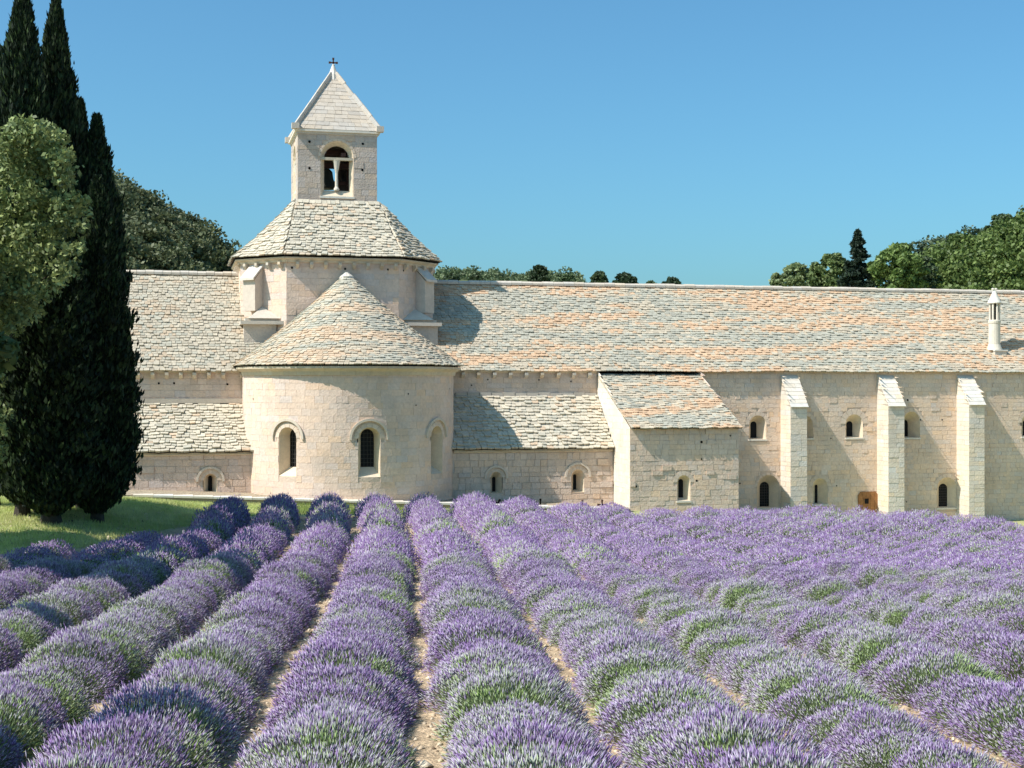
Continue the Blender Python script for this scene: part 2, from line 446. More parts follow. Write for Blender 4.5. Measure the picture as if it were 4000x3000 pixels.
# ================================================================== THE CHURCH
T = 73.0; YC = 71.8; YA = 70.1; YB = 67.4; YR = 79.0
RA = 5.31; XC0 = 8.70
EV = .88; RL = 6.12; RR = 5.87
church = bpy.data.objects.new('abbey_church', None); C.objects.link(church); church.location = (8.7, 79, -6)
church['label'] = 'pale limestone abbey church with round apse, octagonal lantern and square bell tower'; church['category'] = 'church'
def reparent_offset(o): pass
church.location = (0, 0, 0)
Yf = flatY(T)
XLt = PX(430, T)
# transept upper walls
wall(church, 'transept_wall', Yf, XLt, PX(985, T), -2.2, EV, fl=1)
wall(church, 'transept_wall', Yf, PX(1760, T), 22.25, -2.2, EV + .02, base=(.67, .52, .41), amt=.035, rough=.012)
cornice(church, Yf, XLt, PX(965, T), EV - .02, h=.16, dpt=.22)
cornice(church, Yf, PX(1772, T), 22.22, EV, h=.14, dpt=.22)
for px in (525, 582, 637, 692, 745, 802, 858, 930):
    corbel(church, Yf, PX(px + 14, T), EV - .17)
for px in (1806, 1866, 1929, 1991, 2053, 2114, 2178, 2238, 2300):
    corbel(church, Yf, PX(px, T), EV - .14, w=.16, h=.24)
for px, py in ((620, 1497), (680, 1497), (888, 1501)): hole(church, Yf, PX(px, T), PZ(px, py, T))
for px, py in ((1842, 1505), (2230, 1490), (1905, 1483), (2105, 1484)): hole(church, Yf, PX(px, T), PZ(px, py, T), .045)
# string courses where the chapel roofs meet the wall
mb = MB(); mb.box(XLt, PX(960, T), T - .16, T + .02, PZ(700, 1573, T) - .02, PZ(700, 1557, T), (.50, .43, .35))
mb.build('string_course', M_trim, church)
for i in range(12):
    a = PX(1778, T) + (22.2 - PX(1778, T)) * i / 12; b = PX(1778, T) + (22.2 - PX(1778, T)) * (i + 1) / 12 - .03
    mb = MB(); mb.box(a, b, T - .12 - rnd.uniform(0, .04), T + .02, PZ(2000, 1549, T), PZ(2000, 1534, T) + rnd.uniform(-.03, .03), tint((.48, .43, .37), .08)); mb.build('flashing_stone', M_trim, church)
# transept roofs (east slope) and ridges
ov = .28
sl = (RL - EV) / (YR - T)
lay_roof(church, 'transept_roof', plane_surf((XLt - .2, T - ov, EV - ov * sl + .10), (8.7, T - ov, EV - ov * sl + .10), (XLt - .2, YR, RL), (8.7, YR, RL)), 38, style='warm', seed=1, grid=30)
coping(church, 'ridge_coping', (XLt - .25, YR, RL - .02), (4.0, YR, RL - .02), w=.5, h=.22, seg=.45, col=(.58, .51, .42))
mb = MB()                                        # west slopes and gable, seen only from elsewhere
mb.add([(XLt, YR, RL - .05), (22.2, YR, RL - .3), (22.2, YR + 6, EV), (XLt, YR + 6, EV)], [[0, 1, 2, 3]], (.5, .46, .4))
mb.add([(XLt, T, -8), (XLt, YR + 6, -8), (XLt, YR + 6, EV), (XLt, YR, RL - .03), (XLt, T, EV)], [[0, 1, 2, 3, 4]], (.55, .47, .38))
mb.add([(XLt, YR + 6, -8), (22.2, YR + 6, -8), (22.2, YR + 6, EV), (XLt, YR + 6, EV)], [[0, 1, 2, 3]], (.55, .47, .38))
mb.build('rear_wall', M_wall, church)
# apse
cyl = lambda u, v, n: Vector((XC0 + (RA + n) * math.sin(u / RA), YC - (RA + n) * math.cos(u / RA), v))
def au(deg): return R(deg) * RA
aps = [Op(au(-40.5), .52, -4.28, -1.93, ring=.2, r2=.33, v0i=-3.86, vtopi=-2.03, depth=.62, hood=.92, sill=False),
       Op(au(3.4), .54, -4.30, -1.93, ring=.2, r2=.36, v0i=-3.84, vtopi=-2.03, depth=.55, hood=.95),
       Op(au(47), .52, -4.28, -1.93, ring=.2, r2=.33, v0i=-3.86, vtopi=-2.03, depth=.62, hood=.92)]
apse_w = wall(church, 'apse_wall', cyl, au(-90), au(90), -6.4, .85, aps, base=(.70, .54, .43), amt=.012, rough=.004, gap=.006, course=(.26, .34), length=(.4, .72), fl=1.1)
cornice(church, cyl, au(-88), au(88), .97, h=.42, dpt=.38)
for sx in (-1, 1):                               # short straight walls that tie the apse to the transept
    mpx = lineMap((XC0 + sx * RA, YC), (0, 1), (sx, 0))
    wall(church, 'apse_wall', mpx, 0, T - YC, -6.4, .95, base=(.70, .54, .43), amt=.012, rough=.004, fl=.1)
for a, z in ((-68, -.6), (25, -.35), (63, -.1), (72, -1.6), (30, -.9)): hole(church, cyl, au(a), z, .04)
APX = Vector((8.81, 73.9, 5.90))
def cone_eave(s):
    Re = RA + .46; L1 = T + .6 - YC; L2 = math.pi * Re; L = 2 * L1 + L2; d = s * L
    if d < L1: return Vector((XC0 - Re, YC + L1 - d, 1.0))
    if d > L1 + L2: return Vector((XC0 + Re, YC + (d - L1 - L2), 1.0))
    a = -math.pi / 2 + (d - L1) / Re
    return Vector((XC0 + Re * math.sin(a), YC - Re * math.cos(a), 1.0))
def cone(s, b):
    e = cone_eave(s); p = e.lerp(APX, b)
    p.z -= .32 * math.sin(b * math.pi) * (1 if b < 1 else 0) * .6
    return p
lay_roof(church, 'apse_roof', cone, 42, style='mixed', seed=5, grid=48)
mb = MB(); mb.lathe(APX.x, APX.y - .05, [(.42, APX.z - .32), (.36, APX.z - .12), (.16, APX.z + .04), (.14, APX.z + .1)], 10, (.68, .62, .53)); mb.build('cap_stone', M_trim, church)
# lean-to chapels left and right of the apse
XAl = PX(468, YA)
fA = flatY(YA)
zAe_l = PZ(750, 1770, YA); zAe_r = PZ(2080, 1757, YA)
wL = Op(PX(822, YA), .33, PZ(815, 1930, YA), PZ(815, 1850, YA), ring=.34, r2=.10, v0i=PZ(815, 1925, YA + .5), vtopi=PZ(815, 1858, YA + .5), depth=.5, hood=None, sill=False)
wL.hood = .68
wall(church, 'chapel_wall', fA, XAl, PX(1010, YA), -6.2, zAe_l, [wL], base=(.69, .53, .425), amt=.03, rough=.022, gap=.014, course=(.24, .38), length=(.35, .75), fl=1.2)
cornice(church, fA, XAl, PX(988, YA), zAe_l + .02, h=.13, dpt=.12)
wr = [Op(PX(1938, YA), .30, PZ(1938, 1925, YA), PZ(1938, 1842, YA), ring=.2, r2=.085, v0i=PZ(1938, 1920, YA + .55), vtopi=PZ(1938, 1862, YA + .55), depth=.55, hood=.62),
      Op(PX(2257, YA), .34, PZ(2257, 1923, YA), PZ(2257, 1833, YA), ring=.26, r2=.085, v0i=PZ(2257, 1912, YA + .6), vtopi=PZ(2257, 1852, YA + .6), depth=.6, hood=.70)]
wall(church, 'chapel_wall', fA, PX(1755, YA), 22.24, -7, zAe_r, wr, base=(.65, .51, .40), amt=.045, rough=.03, gap=.018, course=(.22, .38), length=(.25, .7), fl=1.2)
cornice(church, fA, PX(1772, YA), 22.22, zAe_r + .02, h=.13, dpt=.12)
ztl = PZ(700, 1580, T); ztr = PZ(2050, 1549, T)
def chapel(x0, x1, ze, zt, seed, st):
    return lay_roof(church, 'chapel_roof', plane_surf((x0, YA - .22, ze + .0), (x1, YA - .22, ze), (x0, T, zt), (x1, T, zt)), 18, tw=(.2, .42), th=.08, style=st, seed=seed, fl=1.3)
chapel(XAl - .15, PX(1010, YA), zAe_l, ztl, 21, 'pale')
chapel(PX(1755, YA), 22.24, zAe_r, ztr, 22, 'pale')
mpL = lineMap((XAl, YA), (0, 1), (-1, 0))
wall(church, 'chapel_wall', mpL, 0, T - YA, -6.2, ztl, top=lambda u: zAe_l + (ztl - zAe_l) * u / (T - YA), fl=.5)
mb = MB(); mb.box(PX(441, YA - .3), PX(470, YA - .3), YA - .35, YA + .5, -6, PZ(460, 1868, YA), (.56, .48, .39)); mb.build('buttress', M_wall, church)
# octagonal lantern
OX0, OX1, OY0, OY1, CH = 3.45, 13.85, 74.05, 83.75, 2.25
oct_pts = [(OX0 + CH, OY0), (OX1 - CH, OY0), (OX1, OY0 + CH), (OX1, OY1 - CH), (OX1 - CH, OY1), (OX0 + CH, OY1), (OX0, OY1 - CH), (OX0, OY0 + CH)]
OZ = 6.55
def face(i):
    a = Vector(oct_pts[i]); b = Vector(oct_pts[(i + 1) % 8]); d = (b - a); L = d.length; d.normalize(); n = Vector((d.y, -d.x))
    return lineMap(a, d, n), L
for i in range(8):
    mp, L = face(i); vis = i in (7, 0, 1)
    wall(church, 'lantern_wall', mp, 0, L, 1.3, OZ, base=(.70, .54, .43), amt=.018, rough=.006, gap=.007, course=(.26, .34) if vis else (.5, .6), length=(.4, .8) if vis else (.9, 1.4), fl=1 if vis else .2)
    cornice(church, mp, -.1, L + .1, OZ + .2, h=.26, dpt=.28)
    if i in (6, 7, 0, 1, 2):
        n = 8 if i == 0 else 4
        for k in range(n): corbel(church, mp, L * (k + .6) / n if i else L * (k + .75) / n, OZ - .05, w=.15, h=.27, dpt=.22)
for px, py in ((1140, 1046), (1348, 1050), (1515, 1053)): hole(church, face(0)[0], PX(px, OY0) - (OX0 + CH), PZ(px, py, OY0), .06)
mpr, Lr = face(1); hole(church, mpr, .4, PZ(1578, 1056, 74.3), .06)
mpl, Ll = face(7); hole(church, mpl, .95, PZ(963, 1177, 75.6), .055)
ecx, ecy = (OX0 + OX1) / 2, (OY0 + OY1) / 2
def oct_ring(k, z):                              # octagon shrunk towards the bell tower's square
    out = []
    e = .42
    X0, X1, Y0, Y1, c = OX0 - e, OX1 + e, OY0 - e, OY1 + e, CH + .2
    bx0, bx1, by0, by1 = 6.36, 10.98, 76.65, 81.3
    x0 = X0 + (bx0 - X0) * k; x1 = X1 + (bx1 - X1) * k; y0 = Y0 + (by0 - Y0) * k; y1 = Y1 + (by1 - Y1) * k; cc = c * (1 - k) + .02
    return [Vector(p + (z,)) for p in ((x0 + cc, y0), (x1 - cc, y0), (x1, y0 + cc), (x1, y1 - cc), (x1 - cc, y1), (x0 + cc, y1), (x0, y1 - cc), (x0, y0 + cc))]
Z0, Z1 = 6.80, 10.0
for i in range(8):
    def sf(s, b, i=i):
        bb = b; z = Z0 + (Z1 - Z0) * (bb * .86 + .14 * bb * bb)
        r = oct_ring(b, z); return r[i].lerp(r[(i + 1) % 8], s)
    vis = i in (6, 7, 0, 1, 2)
    lay_roof(church, 'lantern_roof', sf, 21 if vis else 12, tw=(.2, .36), th=.065 if i != 1 else .09, style='pale', seed=31 + i, grid=6, fl=1.0 if i in (7, 0, 1) else .2)
# diagonal buttresses and their plinths on the two front corners
for i in (7, 1):
    mp, L = face(i); uc = L * (.36 if i == 7 else .62)
    b = MB(); w = .42; d = .62
    zt = PZ(1010, 1047, 75.2) if i == 7 else PZ(1650, 1055, 75.2); zb = PZ(1000, 1215, 75.2)
    prof = [(0, zb), (d, zb), (d, zt - .62), (0, zt)]
    vs = [mp(uc - w, y, x) for x, y in prof] + [mp(uc + w, y, x) for x, y in prof]
    b.add(vs, [[0, 1, 2, 3], [7, 6, 5, 4], [1, 5, 6, 2], [2, 6, 7, 3], [0, 4, 5, 1]], (.60, .51, .42))
    bt = b.build('buttress', M_trim, church)
    c = MB(); prof = [(-.02, zt + .06), (d + .16, zt - .68), (d + .16, zt - .56), (-.02, zt + .2)]
    for k in range(3):
        a0, a1 = k / 3, (k + 1) / 3 + .02
        q = []
        for (x, y) in ((prof[0][0] + (prof[1][0] - prof[0][0]) * a0, prof[0][1] + (prof[1][1] - prof[0][1]) * a0), (prof[0][0] + (prof[1][0] - prof[0][0]) * a1, prof[0][1] + (prof[1][1] - prof[0][1]) * a1)):
            q.append((x, y + .03)); q.append((x, y + .12 + .03 * (1 if y else 0)))
        q = [q[0], q[2], q[3], q[1]]
        p, f = hexa([mp(uc - w - .05, y, x) for x, y in q] + [mp(uc + w + .05, y, x) for x, y in q]); c.add(p, f, tint((.66, .59, .5), .03))
    c.build('buttress_cap', M_trim, church)
    # square plinth: a pedestal that turns the corner below the chamfer
    sx = -1 if i == 7 else 1
    cx = OX0 if i == 7 else OX1
    zs = PZ(1000, 1258, 74.4)
    pl = MB()
    xin = cx - sx * 1.75
    x0, x1 = sorted((cx - sx * .08, xin))
    pl.box(x0, x1, OY0 - .0 + .35, OY0 + 3, .8, zs - .12, (.60, .51, .42)); pl.build('plinth', M_wall, church)
    sb = MB(); xx0, xx1 = sorted((cx + sx * .1, cx - sx * 2.35))
    sb.box(xx0, xx1, OY0 + .12, OY0 + 3, zs - .12, zs + .06, (.58, .51, .42))
    sb.box(xx0 + .25, xx1 - .25, OY0 + .4, OY0 + 3, zs + .06, zs + .2, (.58, .51, .42))
    sb.build('plinth_slab', M_trim, church)
    hc = MB(); hx = cx - sx * 1.15
    zz = zs + .2
    vs = [(hx - .85, OY0 + .25, zz), (hx + .85, OY0 + .25, zz), (hx + .85, OY0 + 1.9, zz), (hx - .85, OY0 + 1.9, zz), (hx - .1, OY0 + 1.0, zz + .62), (hx + .15, OY0 + 1.3, zz + .62)]
    hc.add(vs, [[0, 1, 4], [1, 2, 5, 4], [2, 3, 5], [3, 0, 4, 5]], (.58, .51, .42)); hc.build('plinth_cap', M_trim, church)
# bell tower: four walls pierced by twin-light windows
BX0, BX1, BY0, BY1 = 6.51, 10.82, 76.8, 81.1; BZ0, BZ1 = 9.9, 13.75
BSTONE = (.53, .44, .37)
def bell_face(p0, d, nrm, L, front):
    mp = lineMap(p0, d, nrm)
    r = .90; uc = L * (.5 - (.005 if front else 0)); v0 = PZ(1317, 768, BY0); vt = PZ(1317, 550, BY0)
    op = Op(uc, r if front else .62, v0, vt if front else vt - .4, ring=.13, r2=.68 if front else .45, v0i=PZ(1317, 745, BY0 + .3), vtopi=PZ(1317, 571, BY0 + .3) if front else vt - .6, depth=.32, pane='open')
    wall(church, 'bell_tower_wall', mp, 0, L, BZ0, BZ1, [op], base=BSTONE, amt=.03, rough=.008, gap=.008, course=(.24, .34), length=(.3, .7), fl=1 if front else .3)
    # inner face of the wall
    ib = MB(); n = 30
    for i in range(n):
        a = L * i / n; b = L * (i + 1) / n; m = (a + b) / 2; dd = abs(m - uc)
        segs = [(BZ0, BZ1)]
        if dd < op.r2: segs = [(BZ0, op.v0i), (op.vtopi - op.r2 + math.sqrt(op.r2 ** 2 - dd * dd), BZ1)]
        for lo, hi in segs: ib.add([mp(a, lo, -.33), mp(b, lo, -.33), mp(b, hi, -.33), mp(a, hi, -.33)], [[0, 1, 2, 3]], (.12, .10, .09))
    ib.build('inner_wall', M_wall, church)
    return mp, uc, op
mpb, ucb, opb = bell_face((BX0, BY0), (1, 0), (0, -1), BX1 - BX0, True)
mps, ucs, ops_ = bell_face((BX0, BY1), (0, -1), (-1, 0), BY1 - BY0, True)
bell_face((BX1, BY0), (0, 1), (1, 0), BY1 - BY0, True)
bell_face((BX1, BY1), (-1, 0), (0, 1), BX1 - BX0, False)
for mp, uc, op in ((mpb, ucb, opb), (mps, ucs, ops_)):
    t = MB(); zt = PZ(1317, 620, BY0)
    q = [(uc - .95, zt - .07), (uc + .95, zt - .07), (uc + .95, zt + .07), (uc - .95, zt + .07)]
    p, f = hexa([mp(x, y, -.28) for x, y in q] + [mp(x, y, -.02) for x, y in q]); t.add(p, f, (.52, .45, .34)); t.build('transom', M_trim, church)
    c = MB(); ctr = mp(uc - .02, 0, -.16); zb = op.v0i
    c.lathe(ctr.x, ctr.y, [(.15, zb), (.15, zb + .08), (.11, zb + .14), (.085, zb + .2), (.075, zt - .75), (.10, zt - .62), (.12, zt - .55), (.19, zt - .14), (.22, zt - .06)], 12, (.66, .60, .50)); c.build('colonnette', M_trim, church, smooth=False)
    sl_ = MB(); q = [(uc - .94, op.v0 - .10), (uc + .94, op.v0 - .10), (uc + .94, op.v0 + .01), (uc - .94, op.v0 + .01)]
    p, f = hexa([mp(x, y, -.25) for x, y in q] + [mp(x, y, .07) for x, y in q]); sl_.add(p, f, (.74, .69, .60)); sl_.build('sill', M_trim, church)
for px, py in ((1209, 553), (1417, 562), (1209, 657), (1415, 664)): hole(church, mpb, PX(px, BY0) - BX0, PZ(px, py, BY0), .075)
bb = MB(); bb.lathe(8.35, 79.6, [(.62, 11.15), (.55, 11.3), (.40, 11.7), (.34, 12.1), (.2, 12.25), (.05, 12.3)], 16); bb.build('bell', M_bronze, church, smooth=True)
bb = MB(); bb.box(BX0 + .3, BX1 - .3, 79.5, 79.75, 12.3, 12.6); bb.box(BX0 + .3, BX1 - .3, 78.2, 78.4, 12.85, 13.1); bb.box(8.9, 9.15, BY0 + .3, BY1 - .3, 12.6, 12.8)
bb.box(9.6, 10.0, 80.3, 80.55, BZ0, 13.2); bb.box(7.0, 9.9, 80.35, 80.5, 11.5, 11.7); bb.build('bell_frame', M_iron, church)
fl_ = MB(); fl_.box(BX0 + .02, BX1 - .02, BY0 + .02, BY1 - .02, 9.6, 9.95, (.2, .18, .15)); fl_.build('belfry_floor', M_wall, church)
fl_ = MB(); fl_.box(BX0 + .04, BX1 - .04, BY0 + .04, BY1 - .04, 13.6, 13.8, (.2, .18, .15)); fl_.build('belfry_ceiling', M_wall, church)
bs = MB(); bs.box(BX0 - .16, BX1 + .16, BY0 - .16, BY1 + .16, 9.80, 10.02, (.72, .66, .57)); bs.build('tower_base_course', M_trim, church)
tc = MB(); tc.box(BX0 - .05, BX1 + .05, BY0 - .05, BY1 + .05, 13.72, 13.84, (.60, .54, .47)); tc.box(BX0 - .16, BX1 + .16, BY0 - .16, BY1 + .16, 13.84, 13.95, (.70, .64, .55)); tc.build('tower_cornice', M_trim, church)
# pyramid roof in coursed slabs with raised hips
PA = Vector(((BX0 + BX1) / 2, (BY0 + BY1) / 2, 17.55)); e = .14; zb = 13.95
pc = [Vector((BX0 - e, BY0 - e, zb)), Vector((BX1 + e, BY0 - e, zb)), Vector((BX1 + e, BY1 + e, zb)), Vector((BX0 - e, BY1 + e, zb))]
for i in range(4):
    a, b = pc[i], pc[(i + 1) % 4]
    m = MB(); m.add([a, b, PA], [[0, 1, 2]], (.55, .49, .41)); pf = m.build('spire_face', M_trim, church)
    nrm = (b - a).cross(PA - a).normalized(); nr = 15
    for r in range(nr):
        k0, k1 = r / nr, (r + 1) / nr
        l0, l1 = a.lerp(PA, k0), b.lerp(PA, k0); h0, h1 = a.lerp(PA, k1), b.lerp(PA, k1)
        L = (l1 - l0).length; cuts = [0]; x = rnd.uniform(.2, .5)
        while x < L - .2: cuts.append(x / L); x += rnd.uniform(.35, .8)
        cuts.append(1)
        for c0, c1 in zip(cuts, cuts[1:]):
            g = .006 / max(L, .3); c0 += g; c1 -= g
            if c1 <= c0: continue
            q = [l0.lerp(l1, c0), l0.lerp(l1, c1), h0.lerp(h1, c1), h0.lerp(h1, c0)]
            q = [p + (q[3] - q[0]) * .02 for p in q[:2]] + [p - (q[3] - q[0]) * .01 for p in q[2:]]
            pr = rnd.uniform(.018, .034)
            p, f = hexa([x_ - nrm * .01 for x_ in q] + [x_ + nrm * (pr + (.012 if j < 2 else 0)) for j, x_ in enumerate(q)])
            piece(church, 'spire_slab', p, f, tint((.54, .465, .38), .045, .02), pf, M_trim, 1 if i in (0, 3) else .1)
    p0 = pc[i] + Vector((0, 0, .0)); d = (PA - p0)
    coping(church, 'hip_coping', p0 + d * .03, p0 + d * .97, w=.17, h=.22, seg=.9, col=(.54, .475, .40))
    k = MB(); k.box(p0.x - .2, p0.x + .2, p0.y - .2, p0.y + .2, zb - .02, zb + .28, (.54, .475, .40)); k.build('corner_stone', M_trim, church)
fi = MB(); fi.lathe(PA.x, PA.y, [(.34, 17.1), (.26, 17.45), (.13, 17.8), (.07, 17.98), (.09, 18.0), (.05, 18.04)], 8, (.70, .64, .56)); fi.build('finial', M_trim, church)
cr = MB(); cz = PZ(1296, 245, 79)
cr.box(PA.x - .035, PA.x + .035, PA.y - .03, PA.y + .03, 17.95, cz + .22); cr.box(PA.x - .2, PA.x + .2, PA.y - .03, PA.y + .03, cz - .035, cz + .035)
for dx, dz in ((-.2, 0), (.2, 0), (0, .22)): cr.box(PA.x + dx - .055, PA.x + dx + .055, PA.y - .035, PA.y + .035, cz + dz - .055, cz + dz + .055)
cr.build('cross', M_iron, church)

# ================================================================== THE DORMITORY WING
dorm = bpy.data.objects.new('dormitory_wing', None); C.objects.link(dorm)
dorm['label'] = 'long limestone abbey wing with sloping buttresses and orange and grey stone slab roof'; dorm['category'] = 'building'
XE = PX(4000, YR) + 14
XD = 13.9
DB = (.75, .58, .44)
def opx(cx, x0, x1, y0, y1, d0, d1, e0, e1, Y=T, depth=.7, ring=.22, hood=None, sill=True):
    sc = F / DEP(cx, Y) * (CA - (cx - 2000) / F * SA)
    return Op(PX(cx, Y), (x1 - x0) / 2 / sc, PZ(cx, y1, Y), PZ(cx, y0, Y), ring=ring, r2=(d1 - d0) / 2 / sc * 1.04, v0i=PZ(cx, e1 - 2, Y + depth), vtopi=PZ(cx, e0, Y + depth), depth=depth, hood=hood, sill=sill)
dops = [opx(2960, 2925, 2993, 1622, 1716, 2934, 2957, 1646, 1712, depth=.6),
        opx(3142, 3108, 3176, 1622, 1712, 3115, 3138, 1646, 1708, depth=.6),
        opx(3337, 3303, 3371, 1618, 1710, 3312, 3335, 1645, 1706, depth=.6, ring=.32),
        opx(3560, 3527, 3593, 1607, 1710, 3527, 3550, 1640, 1706, depth=.75),
        opx(4022, 3990, 4054, 1615, 1706, 3995, 4018, 1640, 1702, depth=.4),
        opx(3001, 2957, 3045, 1855, 1984, 2969, 3004, 1882, 1980, depth=.55, ring=.14),
        opx(3203, 3173, 3233, 1868, 1970, 3187, 3198, 1893, 1966, depth=.5),
        opx(3699, 3660, 3738, 1864, 1984, 3671, 3703, 1889, 1980, depth=.45)]
Xdl = PX(2730, T)
dz = 1.5 / 75
wd = wall(dorm, 'wall', Yf, Xdl, XE, -8.2, EV, dops, base=DB, amt=.022, rough=.010, gap=.010, course=(.2, .31), length=(.25, .6))
for px, py in ((3267, 1897), (3245, 1712), (3545, 1563), (3595, 1640), (2890, 1888), (3060, 1545), (3540, 1960), (3680, 1640)): hole(dorm, Yf, PX(px, T), PZ(px, py, T), rnd.uniform(.035, .07))
sl2 = (RR - EV) / (YR - T)
lay_roof(dorm, 'roof', plane_surf((XD - 1, T - .24, EV - .24 * sl2 + .10), (XE, T - .24, EV - .24 * sl2 + .10), (XD - 1, YR, RR), (XE, YR, RR)), 38, tw=(.17, .33), style='mixed', seed=2, grid=60)
coping(dorm, 'ridge_coping', (XD, YR, RR - .02), (XE, YR, RR - .02), w=.5, h=.22, seg=.62, col=(.58, .51, .42))
mb = MB(); mb.add([(22.2, YR, RR - .05), (XE, YR, RR - .05), (XE, YR + 6, EV), (22.2, YR + 6, EV)], [[0, 1, 2, 3]], (.5, .46, .4))
mb.add([(XE, T, -8.2), (XE, YR + 6, -8.2), (XE, YR + 6, EV), (XE, YR, RR - .03), (XE, T, EV)], [[0, 1, 2, 3, 4]], (.55, .47, .38))
mb.add([(22.2, YR + 6, -8), (XE, YR + 6, -8), (XE, YR + 6, EV), (22.2, YR + 6, EV)], [[0, 1, 2, 3]], (.55, .47, .38)); mb.build('rear_wall', M_wall, dorm)
# projecting block with the lean-to roof
bx0, bx1 = 22.27, PX(2885, YB); zBe = PZ(2660, 1668, YB)
fB = flatY(YB)
bop = opx(2671, 2645, 2697, 1856, 1956, 2650, 2668, 1871, 1945, Y=YB, depth=.45)
wall(dorm, 'block_wall', fB, bx0, bx1, -7.6, zBe, [bop], base=(.73, .565, .435), amt=.028, rough=.02, gap=.012, course=(.2, .32), length=(.25, .6), fl=1.1)
for px, py in ((2740, 1794), (2721, 1878), (2682, 1676), (2852, 1702), (2740, 1727), (2485, 1900)): hole(dorm, fB, PX(px, YB), PZ(px, py, YB), rnd.uniform(.03, .08))
tpf = lambda u: zBe + (EV - zBe) * (T - YB - u) / (T - YB) if False else EV - (EV - zBe) * (u / (T - YB))
mpl = lineMap((bx0, T), (0, -1), (-1, 0))
wall(dorm, 'block_wall', mpl, 0, T - YB, -7.6, EV, top=lambda u: EV - .04 - (EV - zBe) * (u / (T - YB)), base=(.76, .67, .55), amt=.012, rough=.004, gap=.005)
mpr2 = lineMap((bx1, YB), (0, 1), (1, 0))
wall(dorm, 'block_wall', mpr2, 0, T - YB, -7.6, EV, top=lambda u: zBe + (EV - zBe) * u / (T - YB) - .04, course=(.5, .6), length=(.8, 1.2), fl=.1)
lay_roof(dorm, 'block_roof', plane_surf((bx0 - .02, YB - .32, zBe - .10), (bx1 + .1, YB - .32, zBe - .10), (bx0 - .02, T - .02, EV - .27), (bx1 + .1, T - .02, EV - .27)), 26, tw=(.17, .33), style='mixed', seed=3, grid=20)
# buttresses
for (x0, x1, yt) in ((3088, 3152, 1583), (3470, 3532, 1580), (3785, 3845, 1575)):
    Yb = T - 1.29; a, b = PX(x0, Yb), PX(x1, Yb); zt = PZ(x0, 1468, T); zf = PZ(x0, yt + 6, Yb)
    g = MB(); g.add([(a, T, -8.2), (b, T, -8.2), (b, T, zt), (a, T, zt), (a, Yb, -8.2), (b, Yb, -8.2), (b, Yb, zf), (a, Yb, zf)], [[4, 5, 6, 7], [0, 4, 7, 3], [5, 1, 2, 6], [7, 6, 2, 3]], (.40, .34, .27))
    bp = g.build('buttress', M_wall, dorm)
    for mp, L, tp in ((flatY(Yb), (a, b), lambda u: zf), (lineMap((a, T), (0, -1), (-1, 0)), (0, 1.29), lambda u: zt + (zf - zt) * u / 1.29), (lineMap((b, Yb), (0, 1), (1, 0)), (0, 1.29), lambda u: zf + (zt - zf) * u / 1.29)):
        v = -8.2; side = L[0] == 0
        while v < zt:
            h = rnd.uniform(.22, .32); u = L[0]; first = rnd.random() < .5
            w = (L[1] - L[0]) * rnd.choice((.35, .5, .65))
            for p, q in ((L[0], L[0] + w), (L[0] + w, L[1])):
                lo = v + .006; hl = min(v + h - .005, tp(p)); hr = min(v + h - .005, tp(q))
                if max(hl, hr) - lo < .04: continue
                hl = max(hl, lo + .004); hr = max(hr, lo + .004)
                pr = rnd.uniform(.004, .022 if not side else .012)
                e0 = -.0 if p == L[0] else .006; e1 = .0 if q == L[1] else .006
                pts = [(p + e0, lo), (q - e1, lo), (q - e1, hr), (p + e0, hl)]
                piece(dorm, 'wall_stone', [mp(x, y, -.01) for x, y in pts] + [mp(x, y, pr) for x, y in pts], [[4, 5, 6, 7], [0, 1, 5, 4], [1, 2, 6, 5], [2, 3, 7, 6], [3, 0, 4, 7]], tint((.76, .65, .52), .018), bp, M_wall, 1.0 if not side else .7)
            v += h
    for k in range(8):                           # stepped slabs on the slope
        k0, k1 = k / 8, (k + 1) / 8 + .03
        A0 = Vector((0, T + (Yb - .06 - T) * k0, zt + .1 + (zf - .0 - zt) * k0)); A1 = Vector((0, T + (Yb - .06 - T) * k1, zt + .1 + (zf - zt) * k1 + .012))
        ms = rnd.choice((.35, .5, .62)); cuts = [0, 1] if k % 3 == 1 else [0, ms, 1]
        for c0, c1 in zip(cuts, cuts[1:]):
            xa = a - .03 + (b - a + .08) * c0 + .006; xb = a - .03 + (b - a + .08) * c1 - .006
            t_ = .055
            q = [Vector((xa, A0.y, A0.z - .1)), Vector((xb, A0.y, A0.z - .1)), Vector((xb, A1.y, A1.z - .1)), Vector((xa, A1.y, A1.z - .1))]
            n = Vector((0, (zt - zf), 1.29)).normalized(); n = Vector((0, -abs(n.y), n.z))
            p, f = hexa(q + [q[0] + n * .045, q[1] + n * .045, q[2] + n * t_, q[3] + n * t_])
            m = MB(); m.add(p, f, tint((.68, .62, .53), .04)); m.build('coping_slab', M_trim, bp)
